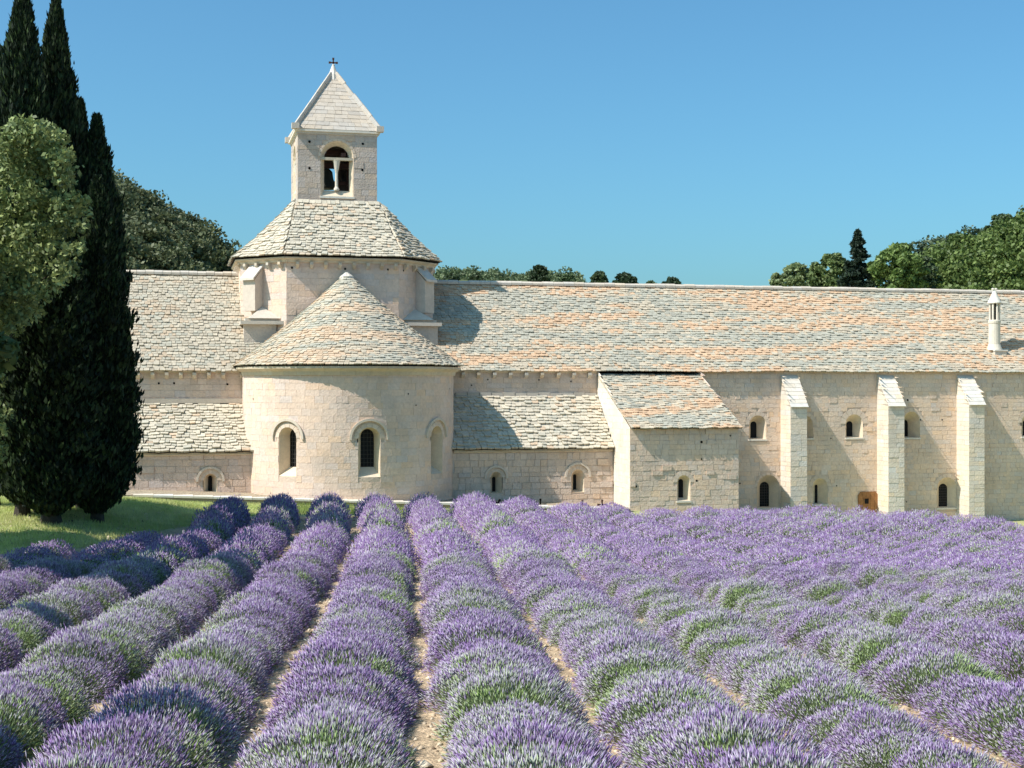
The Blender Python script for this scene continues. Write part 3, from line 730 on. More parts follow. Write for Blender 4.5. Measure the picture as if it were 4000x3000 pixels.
# chimney
def roofY(px, py):
    lo, hi = T, YR
    for _ in range(40):
        m = (lo + hi) / 2
        if PZ(px, py, m) > EV + (m - T) * sl2: lo = m
        else: hi = m
    return m
cy = roofY(3910, 1400); cxx = PX(3911, cy); cx2 = PX(3897, cy + .3); zr = EV + (cy - T) * sl2
ch = MB()
zt_ = PZ(3905, 1366, cy)
ch.box(cxx - .42, cxx + .36, cy, cy + .85, zr - .2, zt_ - .08, (.60, .53, .44)); ch.box(cxx - .46, cxx + .42, cy - .05, cy + .9, zt_ - .08, zt_, (.72, .66, .57))
chm = ch.build('chimney', M_trim, dorm)
ccx, ccy = cxx - .18, cy + .42
zA, zB_, zC, zD, zE = [PZ(3895, y, cy + .4) for y in (1345, 1262, 1250, 1184, 1138)]
c = MB(); c.lathe(ccx, ccy, [(.46, zt_ - .02), (.44, zt_ + .04), (.34, zA), (.335, zB_ - .05), (.36, zB_), (.37, zC - .04), (.32, zC)], 20, (.66, .59, .48)); c.build('shaft', M_trim, chm, smooth=False)
c = MB(); c.lathe(ccx, ccy, [(.17, zC), (.17, zD)], 10, (.05, .045, .04)); c.build('flue', M_trim, chm)
for k in range(7):
    a = 2 * math.pi * (k + .3) / 7; c = MB(); c.lathe(ccx + .27 * math.cos(a), ccy + .27 * math.sin(a), [(.06, zC - .01), (.06, zD + .01)], 8, (.68, .61, .5)); c.build('colonnette', M_trim, chm)
c = MB(); c.lathe(ccx, ccy, [(.40, zD - .02), (.40, zD + .04), (.26, zD + .3), (.09, zE), (.05, zE + .08)], 18, (.72, .67, .57)); c.build('cowl', M_trim, chm)
c = MB(); c.lathe(ccx - .1, ccy, [(.02, zE + .06), (.09, zE + .1), (.09, zE + .16), (.03, zE + .19)], 8, (.72, .67, .57)); c.lathe(ccx + .1, ccy, [(.02, zE + .06), (.09, zE + .1), (.09, zE + .16), (.03, zE + .19)], 8, (.72, .67, .57)); c.build('finial', M_trim, chm)
# door
dx0, dx1 = PX(3350, T), PX(3428, T); dzt = PZ(3389, 1920, T); dzb = dzt - 2.2
q = [(dx0, dzb), (dx1, dzb), (dx1, dzt - .2), (dx1 - .16, dzt), (dx0 + .16, dzt), (dx0, dzt - .2)]
d = MB(); k = 6; d.add([(x, T - .02, z) for x, z in q] + [(x, T - .075, z) for x, z in q], [list(range(6, 12)), [0, 1, 7, 6], [1, 2, 8, 7], [2, 3, 9, 8], [3, 4, 10, 9], [4, 5, 11, 10], [5, 0, 6, 11]])
door = d.build('door', M_door, dorm)
wz = PZ(3383, 1957, T); wx = PX(3382, T)
d = MB(); d.box(wx - .13, wx + .13, T - .08, T - .03, wz - .15, wz + .15); d.build('pane', M_dark, door)
d = MB()
for (xa, xb, za, zb2) in ((wx - .17, wx - .13, wz - .19, wz + .19), (wx + .13, wx + .17, wz - .19, wz + .19), (wx - .13, wx + .13, wz + .15, wz + .19), (wx - .13, wx + .13, wz - .19, wz - .15)): d.box(xa, xb, T - .1, T - .03, za, zb2)
d.build('frame', M_door, door)
for i in range(5):
    x = dx0 + (dx1 - dx0) * (i + .5) / 5; w = (dx1 - dx0) / 10 - .008
    d = MB()
    tp = dzt - .03 if 0 < i < 4 else dzt - .2
    if abs(x - wx) > .22: d.box(x - w, x + w, T - .088, T - .07, dzb, tp)
    else: d.box(x - w, x + w, T - .088, T - .07, dzb, wz - .2); d.box(x - w, x + w, T - .088, T - .07, wz + .2, tp)
    d.build('plank', M_door, door)

flush_pieces('wall_stone', 'wall_stones'); flush_pieces('roof_tile', 'roof_tiles'); flush_pieces('spire_slab', 'spire_slabs')

# terrace ledge in front of the apse with a pale stone edge, and the iron crosses behind the lavender
pts = [(440, 1938), (730, 1945), (1200, 1958), (1750, 1972), (2100, 1984), (2420, 1994)]
led = bpy.data.objects.new('terrace_edge', None); C.objects.link(led)
led['label'] = 'low terrace edge with thin pale stone kerb along the foot of the apse'; led['category'] = 'terrace edge'
YL = 66.1
kw = MB()
for (a, ya), (b, yb) in zip(pts, pts[1:]):
    A = P(a, ya, YL); B = P(b, yb, YL)
    vs = [A, B, B + Vector((0, 0, -.9)), A + Vector((0, 0, -.9))]
    kw.add([A, B, B + Vector((0, .3, 0)), A + Vector((0, .3, 0)), A - Vector((0, 0, .9)), B - Vector((0, 0, .9))], [[0, 1, 2, 3], [4, 5, 1, 0]], (.30, .25, .19))
kw.build('retaining_wall', M_wall, led)
A = P(520, 1940, YL); B = P(2420, 1994, YL); L = (B - A).length; n = 26
for i in range(n):
    f0 = i / n; x0 = A.x + (B.x - A.x) * f0; x1 = A.x + (B.x - A.x) * (i + 1) / n - .012
    def zz(x):
        p = (world2cam(x, YL)[0] / world2cam(x, YL)[1]) * F + 2000
        return PZ(p, float(np.interp(p, [q[0] for q in pts], [q[1] for q in pts])), YL)
    m = MB(); a, b = zz(x0), zz(x1)
    m.add([(x0, YL - .06, a), (x1, YL - .06, b), (x1, YL + .5, b), (x0, YL + .5, a), (x0, YL - .06, a + .09), (x1, YL - .06, b + .09), (x1, YL + .5, a + .09), (x0, YL + .5, a + .09)], BOXF, tint((.68, .63, .55), .05))
    m.build('kerb_stone', M_trim, led)
tg = MB(); P0 = [(x, zz(x)) for x in np.linspace(PX(430, YL), 22.2, 20)]
for (x0, a), (x1, b) in zip(P0, P0[1:]): tg.add([(x0, YL + .4, a + .03), (x1, YL + .4, b + .03), (x1, 73.2, b + .03), (x0, 73.2, a + .03)], [[0, 1, 2, 3]], (.42, .34, .24))
tg.build('paving', M_soil, led)
grp = 'iron grave crosses before the chapel wall'
for i, (px, py, s, lab) in enumerate(((1945, 1966, .8, 'tilted dark iron cross half hidden behind lavender, leftmost of the four'), (2111, 1972, 1.15, 'upright black iron cross standing clear of the lavender before the chapel wall'), (2275, 1970, .75, 'rusty iron cross whose foot is hidden by lavender, third from the left'), (2352, 1971, .9, 'faint rusty iron cross beside the bright side wall of the projecting block'))):
    Y = 66.9; p = P(px, py, Y); m = MB(); h = .22 * s; t = .035
    m.box(-t, t, -.02, .02, -1.0, h + .02); m.box(-h, h, -.02, .02, -t, t)
    for dx, dz2 in ((-h, 0), (h, 0), (0, h)): m.box(dx - .05, dx + .05, -.025, .025, dz2 - .05, dz2 + .05)
    o = m.build('grave_cross', M_hole if i < 2 else M_iron, None, label=lab, category='cross', group=grp)
    o.location = p
    if i == 0: o.rotation_euler = (0, R(28), 0)

# ================================================================== vegetation
def leaf_quads(cen, size, nrmdir=None, up=0.0, aspect=1.8, cols=None, r=rng):
    """one small diamond leaf per centre"""
    n = len(cen); a = r.normal(size=(n, 3)); a[:, 2] += up
    if nrmdir is not None: a += nrmdir
    a /= np.linalg.norm(a, axis=1)[:, None] + 1e-9
    b = np.cross(a, r.normal(size=(n, 3))); b /= np.linalg.norm(b, axis=1)[:, None] + 1e-9
    L = (size * r.uniform(.6, 1.3, n))[:, None]; Wd = L / aspect
    v = np.stack([cen - a * L * .5, cen + b * Wd * .5, cen + a * L * .5, cen - b * Wd * .5], 1).reshape(-1, 3)
    f = np.arange(n * 4).reshape(-1, 4)
    return v, f, (np.repeat(cols, 4, 0) if cols is not None else None)
def blob_crown(name, blobs, nleaf, size, c0, c1, mat, r, up=.2, inner=(.03, .045, .018), aspect=1.7, holes=0.0):
    """leaves scattered in shells round many small clumps; blobs = (centre, radius)"""
    bl = np.array([b[0] for b in blobs]); br = np.array([b[1] for b in blobs])
    w = br ** 2; idx = r.choice(len(blobs), nleaf, p=w / w.sum())
    d = r.normal(size=(nleaf, 3)); d /= np.linalg.norm(d, axis=1)[:, None]
    d[:, 2] = np.abs(d[:, 2]) * np.sign(r.uniform(-.35, 1, nleaf))
    rad = br[idx] * r.uniform(.30, 1.5, nleaf) ** .5
    cen = bl[idx] + d * rad[:, None] * np.array([1, 1, .8])
    k = r.uniform(0, 1, len(blobs))[idx] * .4 + r.uniform(0, 1, nleaf) * .6
    cols = np.array(c0) * (1 - k[:, None]) + np.array(c1) * k[:, None]
    v, f, cc = leaf_quads(cen, np.full(nleaf, size), d * .4, up, aspect, cols, r)
    return mesh_np(name, v, f, cc)
def trunk_mesh(h, r0, r1, lean=(0, 0), n=8, limbs=0, r=rng, limb_h=(.4, .9), limb_len=2.0):
    m = MB()
    def tube(p, q, ra, rb, k=n):
        p = Vector(p); q = Vector(q); d = (q - p).normalized(); s = d.cross(Vector((.3, .9, .1))).normalized(); t = d.cross(s)
        vs = [p + (s * math.cos(2 * math.pi * i / k) + t * math.sin(2 * math.pi * i / k)) * ra for i in range(k)] + [q + (s * math.cos(2 * math.pi * i / k) + t * math.sin(2 * math.pi * i / k)) * rb for i in range(k)]
        m.add(vs, [[i, (i + 1) % k, (i + 1) % k + k, i + k] for i in range(k)])
    N = 5
    for i in range(N):
        f0, f1 = i / N, (i + 1) / N
        tube((lean[0] * f0, lean[1] * f0, h * f0 - .3 * (i == 0)), (lean[0] * f1, lean[1] * f1, h * f1), (r0 + (r1 - r0) * f0) * (1.35 if i == 0 else 1), r0 + (r1 - r0) * f1)
    for i in range(limbs):
        a = r.uniform(0, 6.28); z = h * r.uniform(*limb_h); L = limb_len * r.uniform(.6, 1.1)
        tube((lean[0] * z / h, lean[1] * z / h, z), (L * math.cos(a), L * math.sin(a), z + L * .7), r1 * .9, r1 * .3, 5)
    return mesh_np('trunk', np.array(m.v), m.f)
def tree(name, loc, crown, trunk, label, cat='tree', group=None, scale=1, rot=0, mat=None):
    o = bpy.data.objects.new(name, None); C.objects.link(o); o.location = loc; o.scale = (scale,) * 3 if not isinstance(scale, tuple) else scale; o.rotation_euler.z = rot
    o['label'] = label; o['category'] = cat
    if group: o['group'] = group
    link('trunk', trunk, M_bark, o); link('crown', crown, mat or M_leaf, o)
    return o
# --- cypresses
def cypress_mesh(h, rmax, n, seed, z0=.5, dark=1.0):
    r = np.random.default_rng(seed)
    t = r.uniform(0, 1, n) ** .85
    def prof(t): return rmax * np.minimum(1, (t / .10) ** .6) * np.clip(1 - ((t - .12) / .88).clip(0, 1) ** 2.7, 0.0, 1) + .02
    ang = r.uniform(0, 2 * np.pi, n)
    lump = 1 + .10 * np.sin(ang * 3 + t * 11 + seed) + .12 * np.sin(ang * 7 - t * 31) + .08 * np.sin(ang * 2 + t * 60)
    rad = prof(t) * lump * r.uniform(.80, 1.05, n)
    stray = r.uniform(0, 1, n) < .10; rad[stray] *= r.uniform(1.05, 1.3, stray.sum())
    z = z0 + t * (h - z0)
    cen = np.stack([rad * np.cos(ang), rad * np.sin(ang), z], -1)
    # each spray: three narrow blades that point up and a little outward
    V = []; Fc = []; Cc = []
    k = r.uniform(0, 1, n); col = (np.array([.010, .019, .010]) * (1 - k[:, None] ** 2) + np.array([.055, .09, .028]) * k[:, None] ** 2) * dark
    out = np.stack([np.cos(ang), np.sin(ang), np.zeros(n)], -1)
    parts = []
    for j in range(2):
        a = out * r.uniform(.05, .45, (n, 1)) + np.array([0, 0, 1]) + r.normal(0, .18, (n, 3)); a /= np.linalg.norm(a, axis=1)[:, None]
        b = np.cross(a, r.normal(size=(n, 3))); b /= np.linalg.norm(b, axis=1)[:, None]
        L = r.uniform(.22, .5, (n, 1)); Wd = L * .32
        c = cen + r.normal(0, .05, (n, 3))
        parts.append(np.stack([c - a * L * .4, c + b * Wd * .5, c + a * L * .6, c - b * Wd * .5], 1))
        Cc.append(np.repeat(col, 4, 0))
    v = np.concatenate([p.reshape(-1, 3) for p in parts]); f = np.arange(len(v)).reshape(-1, 4)
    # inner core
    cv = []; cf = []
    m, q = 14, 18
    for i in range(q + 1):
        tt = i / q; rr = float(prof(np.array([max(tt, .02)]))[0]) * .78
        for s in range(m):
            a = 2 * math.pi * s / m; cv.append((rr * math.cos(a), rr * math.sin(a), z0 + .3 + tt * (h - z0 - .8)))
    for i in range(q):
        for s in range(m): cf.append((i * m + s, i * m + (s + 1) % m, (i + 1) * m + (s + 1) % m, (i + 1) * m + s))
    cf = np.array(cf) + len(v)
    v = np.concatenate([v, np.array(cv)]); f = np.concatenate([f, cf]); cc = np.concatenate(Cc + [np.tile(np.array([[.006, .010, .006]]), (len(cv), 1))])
    return mesh_np('crown', v, f, cc)
def gz(px, z):                                   # point of the ground under a picture column at a given distance
    xc = (px - 2000) / F * z; X, Y = cam2world(xc, z); return Vector((X, Y, float(ground(X, Y))))
cypA = cypress_mesh(23, 1.55, 30000, 1); cypB = cypress_mesh(19, 1.35, 26000, 2)
tkC = trunk_mesh(3.5, .32, .22); tkC2 = trunk_mesh(3.5, .26, .2)
def cyp(px, top, z, rx, lab, mesh, hh, tk, z0=0):
    p = gz(px, z); ht = (HY - top) / F * z - p.z; s = ht / hh
    return tree('cypress_tree', p, mesh, tk, lab, group='cypress trees left of the church', scale=(rx, rx, s), mat=M_cyp)
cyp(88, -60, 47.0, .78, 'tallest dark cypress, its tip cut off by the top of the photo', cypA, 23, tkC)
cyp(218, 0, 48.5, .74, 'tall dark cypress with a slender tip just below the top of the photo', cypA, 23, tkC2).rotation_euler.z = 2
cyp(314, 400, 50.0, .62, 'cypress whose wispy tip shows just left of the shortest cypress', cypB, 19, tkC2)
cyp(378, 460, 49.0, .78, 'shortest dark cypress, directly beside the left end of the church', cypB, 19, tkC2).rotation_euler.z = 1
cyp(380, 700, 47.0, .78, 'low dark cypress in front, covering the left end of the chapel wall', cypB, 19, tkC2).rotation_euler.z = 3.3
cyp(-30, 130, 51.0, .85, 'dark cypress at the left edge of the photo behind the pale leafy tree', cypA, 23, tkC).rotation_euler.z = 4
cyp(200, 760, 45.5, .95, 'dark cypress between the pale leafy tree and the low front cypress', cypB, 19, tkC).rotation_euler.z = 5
# --- pale broadleaf tree in front of them
r2 = np.random.default_rng(5)
zt = 42.0; base = gz(-70, zt); bl = []
env = [(500, 60, 180), (580, 20, 235), (700, -60, 280), (850, -100, 325), (1000, -120, 320), (1150, -130, 210), (1280, -140, 90), (1400, -150, 10), (1700, -150, 20), (1900, -150, 0)]
ey = [e[0] for e in env]
for i in range(420):
    y = r2.uniform(500, 1300) if i % 5 else r2.uniform(500, 1880); lo = np.interp(y, ey, [e[1] for e in env]); hi = np.interp(y, ey, [e[2] for e in env])
    px = r2.uniform(lo, hi); zz_ = zt + r2.uniform(-1.3, 1.3)
    xc = (px - 2000) / F * zz_; X, Y = cam2world(xc, zz_)
    bl.append((np.array([X, Y, (HY - y) / F * zz_]) - np.array(base), r2.uniform(.12, .42)))
crown = blob_crown('crown', bl, 17000, .18, (.03, .055, .016), (.46, .54, .20), M_leaf, r2, up=.3)
tree('broadleaf_tree', base, crown, trunk_mesh(8, .12, .06, limbs=8, r=r2), 'pale green leafy tree at the left edge, standing in front of the dark cypresses')
# --- trees out of the frame to the left whose shade falls on the left rows
shade_cr = None
def offtree(xc, z, h, rr, lab, n=9000):
    X, Y = cam2world(xc, z); g = float(ground(X, Y)); r = np.random.default_rng(int(abs(xc) * 10 + z))
    bl = [(np.array([r.normal(0, rr * .45), r.normal(0, rr * .45), h * .45 + r.uniform(0, h * .5)]), r.uniform(.5, .95) * rr * .38) for _ in range(26)]
    tree('broadleaf_tree', (X, Y, g), blob_crown('crown', bl, n, .42, (.05, .09, .03), (.12, .18, .06), M_leaf, r), trunk_mesh(h * .6, .25, .1, limbs=5, r=r), lab)
offtree(-16.9, 34.3, 11.5, 2.3, 'leafy tree beyond the left edge of the photo, shading the left lavender rows')
offtree(-17.0, 31.3, 11.0, 2.2, 'leafy tree beyond the left edge, one of the row that shades the lavender', 7000)
offtree(-17.6, 38.2, 11.5, 2.2, 'leafy tree beyond the left edge, level with the end of the shaded rows', 7000)
offtree(-22.0, 38.5, 13.0, 2.6, 'taller leafy tree beyond the left edge, shading the grass by the cypresses')
offtree(-14.9, 28.6, 10.5, 2.2, 'leafy tree beyond the left edge, shading the rows halfway up the field', 7000)
offtree(-13.6, 20.4, 8.0, 1.1, 'small leafy tree beyond the left edge, near the camera end of the field', 3000)
p_ = gz(-2560, 11.2); tree('cypress_tree', p_, cypB, tkC2, 'young slender cypress beyond the left edge, nearest to the lavender', scale=(.45, .45, .49), mat=M_cyp)

# --- background: hills, woods and single trees
def hill(name, pts, D, depth, rows=24):
    """terrain whose skyline follows pts (px, py) at distance D"""
    v = []; f = []; n = 40
    xs = np.linspace(pts[0][0], pts[-1][0], n)
    for j in range(rows):
        k = j / (rows - 1); d = D - depth * (1 - k) if k < 1 else D
        for px in xs:
            py = np.interp(px, [p[0] for p in pts], [p[1] for p in pts]); ztop = (HY - py) / F * D
            zt_ = -7 + (ztop + 7) * math.sin(k * math.pi / 2)
            X, Y = cam2world((px - 2000) / F * D, d); v.append((X, Y, zt_))
    for px in xs:
        X, Y = cam2world((px - 2000) / F * D, D + depth * 2); v.append((X, Y, -8))
    for j in range(rows):
        for i in range(n - 1): f.append((j * n + i, j * n + i + 1, (j + 1) * n + i + 1, (j + 1) * n + i))
    return mesh_np(name, np.array(v), np.array(f), np.tile([[.10, .12, .05]], (len(v), 1)), True)
M_hill = mat_col('hill_scrub', var=.3, scale=.3, bump=0, fine=0)
def wood(name, pts, D, depth, n, rad, nleaf, size, c0, c1, seed, label, cat='wood', lift=0, top_bias=1.0):
    r = np.random.default_rng(seed); bl = []
    for i in range(n):
        px = r.uniform(pts[0][0], pts[-1][0]); k = 1 - r.uniform(0, .75) * top_bias if i % 3 else 1.0
        py = np.interp(px, [p[0] for p in pts], [p[1] for p in pts]); ztop = (HY - py) / F * D
        d = D - depth * (1 - k); z = -7 + (ztop + 7) * math.sin(k * math.pi / 2); rr = r.uniform(*rad)
        X, Y = cam2world((px - 2000) / F * D, d); c = np.array([X, Y, z + lift])
        for s in range(7):
            q = r.normal(0, .42, 3) * rr; q[2] = abs(q[2]) * .7
            bl.append((c + q, rr * r.uniform(.35, .6)))
    me = blob_crown(name, bl, nleaf, size, c0, c1, M_leaf, r, up=.1, aspect=1.4)
    return link(name, me, M_leaf, kind='stuff', label=label, category=cat)
LH = [(150, 620), (380, 640), (470, 705), (560, 745), (620, 790), (700, 822), (760, 872), (830, 905), (868, 962), (885, 1040), (960, 1120)]
link('hill', hill('hill', [(p[0], p[1] + 88) for p in LH], 190, 60), M_hill, kind='structure')
wood('oak_wood', [(p[0], p[1] + 78) for p in LH], 188, 60, 330, (1.6, 3.0), 120000, .50, (.05, .07, .03), (.19, .21, .10), 3, 'dark evergreen oak wood covering the hillside left of the bell tower')
MHp = [(1500, 1105), (1700, 1095), (1760, 1068), (1850, 1072), (1940, 1085), (2050, 1082), (2150, 1078), (2230, 1092), (2260, 1120), (2300, 1150)]
link('hill', hill('hill', [(p[0], p[1] + 18) for p in MHp], 260, 80), M_hill, kind='structure')
wood('distant_wood', [(p[0], p[1] + 16) for p in MHp], 258, 50, 150, (1.2, 2.3), 36000, .5, (.08, .12, .06), (.22, .27, .13), 4, 'distant wood showing above the roof just right of the octagonal lantern', top_bias=.5)
RH = [(3480, 1060), (3560, 1040), (3620, 1005), (3700, 970), (3780, 950), (3850, 930), (3930, 905), (4010, 872), (4150, 800), (4400, 720)]
link('hill', hill('hill', [(p[0], p[1] + 28) for p in RH], 230, 90), M_hill, kind='structure')
wood('hillside_wood', [(p[0], p[1] + 22) for p in RH], 228, 70, 170, (1.8, 3.2), 60000, .6, (.045, .075, .04), (.12, .155, .08), 6, 'darker wood along the skyline of the right hill, behind the bright green trees', top_bias=.6)
BH = [(3540, 1075), (3620, 1025), (3720, 990), (3800, 965), (3900, 930), (3980, 890), (4100, 840), (4300, 800)]
wood('green_thicket', [(p[0], p[1] + 30) for p in BH], 150, 30, 240, (1.2, 2.3), 110000, .42, (.05, .085, .02), (.20, .265, .07), 8, 'bright green leafy thicket rising above the roof near the chimney', lift=0)
def ground_far(px, D):
    X, Y = cam2world((px - 2000) / F * D, D); return X, Y, float(ground(X, Y))
def far_tree(kind, px, top, hw, D, c0, c1, lab, seed, n=9000, size=.4, group=None, bottom=1160):
    r = np.random.default_rng(seed); X, Y, g = ground_far(px, D); ztop = (HY - top) / F * D; h = ztop - g; w = hw / F * D * (1.25 if kind == 'broad' else 1.2 if kind == 'pine' else 1.08); zlo = (HY - bottom) / F * D - g
    bl = []
    if kind == 'conifer':
        cen = []; N = n
        nb = 150; bt = r.uniform(0, 1, nb) ** .85; ba = r.uniform(0, 6.28, nb); bl_ = w * (1.12 - bt) ** .95 * r.uniform(.55, 1.15, nb)
        ib = r.choice(nb, N, p=bl_ / bl_.sum()); f = r.uniform(0, 1, N); rad = bl_[ib] * f; t = np.clip(bt[ib] + r.normal(0, .008, N) * (1.4 - f), 0, 1)
        ang = ba[ib] + r.normal(0, .17, N); t = t - .02 * f
        cen = np.stack([rad * np.cos(ang), rad * np.sin(ang), zlo + t * (h - zlo) + rad * .10 * (f - .4)], -1)
        k = r.uniform(0, 1, (N, 1)); v, fq, cc = leaf_quads(cen, np.full(N, size), np.stack([np.cos(ang), np.sin(ang), .15 + 0 * ang], -1), 0, 2.4, np.array(c0) * (1 - k) + np.array(c1) * k, r)
        me = mesh_np('crown', v, fq, cc)
    else:
        for i in range(120):
            u = r.uniform(0, 1); zz = zlo + (h - zlo) * (.05 + .9 * u); rr = w * math.sqrt(max(.05, 1 - (2 * u - .75) ** 2 / 1.6)) * (.9 if kind == 'broad' else .75)
            a = r.uniform(0, 6.28); q = rr * r.uniform(0, 1.15) ** .6
            bl.append((np.array([q * math.cos(a), q * math.sin(a), zz]), w * r.uniform(.07, .19)))
        me = blob_crown('crown', bl, n, size, c0, c1, M_leaf, r, up=.25)
    return tree('conifer_tree' if kind == 'conifer' else ('pine_tree' if kind == 'pine' else 'broadleaf_tree'), (X, Y, g), me, trunk_mesh(max(2, h * .8), .3, .08, r=r, limbs=4, limb_len=w * .6), lab, group=group)
LG0, LG1 = (.07, .11, .035), (.24, .30, .11); DG0, DG1 = (.03, .05, .025), (.07, .10, .045); PG0, PG1 = (.06, .10, .045), (.15, .20, .09)
far_tree('conifer', 3352, 898, 68, 130, (.018, .032, .022), (.045, .07, .04), 'dark pointed fir tree rising highest among the trees behind the roof', 41, 14000, .5)
far_tree('broad', 3255, 995, 78, 138, LG0, LG1, 'pale green tree just left of the dark pointed fir', 42, 8000)
far_tree('broad', 3115, 1030, 56, 145, (.16, .20, .09), (.32, .38, .17), 'silvery green small tree, second from the left in the right-hand clump', 43, 4500)
far_tree('broad', 3035, 1068, 30, 145, (.16, .20, .09), (.32, .38, .17), 'smallest silvery treetop at the left end of the right-hand clump', 44, 1800)
far_tree('broad', 3510, 955, 92, 128, (.07, .12, .03), (.23, .31, .09), 'rounded bright green tree directly right of the dark fir', 45, 12000)
far_tree('broad', 3430, 1020, 40, 150, DG0, DG1, 'dark treetop squeezed between the fir and the bright green tree', 46, 4000)
far_tree('broad', 3180, 1062, 48, 150, LG0, LG1, 'low green treetop between the silvery tree and the pale green tree', 58, 4000)
far_tree('broad', 3590, 1000, 60, 140, DG0, PG1, 'dull green treetop between the bright green tree and the thicket', 59, 6000)
far_tree('pine', 3725, 915, 36, 225, DG0, PG1, 'small pine on the skyline of the right hill, left of the largest pine', 47, 4000, .6, bottom=1000)
far_tree('pine', 3915, 836, 62, 215, PG0, PG1, 'largest pine on the skyline of the right hill, above the chimney', 48, 7000, .6, bottom=960)
far_tree('pine', 3838, 915, 26, 215, PG0, PG1, 'little pine tucked against the left foot of the largest hilltop pine', 49, 2500, .55, bottom=970)
far_tree('pine', 2108, 1036, 44, 210, DG0, DG1, 'dark spreading pine standing out of the distant wood behind the ridge', 50, 5000, .55)
far_tree('pine', 2340, 1060, 38, 200, DG0, PG1, 'lone rounded dark treetop above the roof ridge, right of the distant wood', 51, 4000, .5)
far_tree('pine', 2440, 1070, 54, 200, DG0, PG0, 'wide dark treetop above the roof ridge, right of the lone rounded one', 52, 5000, .5)
far_tree('broad', 2545, 1098, 26, 200, PG0, PG1, 'tiny sparse treetop peeping over the ridge between two dark ones', 53, 900, .45)
far_tree('pine', 2625, 1088, 46, 205, DG0, PG0, 'low dark treetop over the ridge, last before a long stretch of bare sky', 54, 3000, .5)
far_tree('broad', 2215, 1068, 36, 220, PG0, LG0, 'thin feathery treetop at the right end of the distant wood', 55, 1600, .5)
far_tree('broad', 1760, 1062, 30, 230, DG0, PG1, 'dark round treetop just right of the lantern wall', 56, 2500, .55)
far_tree('broad', 1860, 1062, 26, 230, DG0, PG1, 'dark treetop in the distant wood, between the lantern and the spreading pine', 57, 2200, .55)

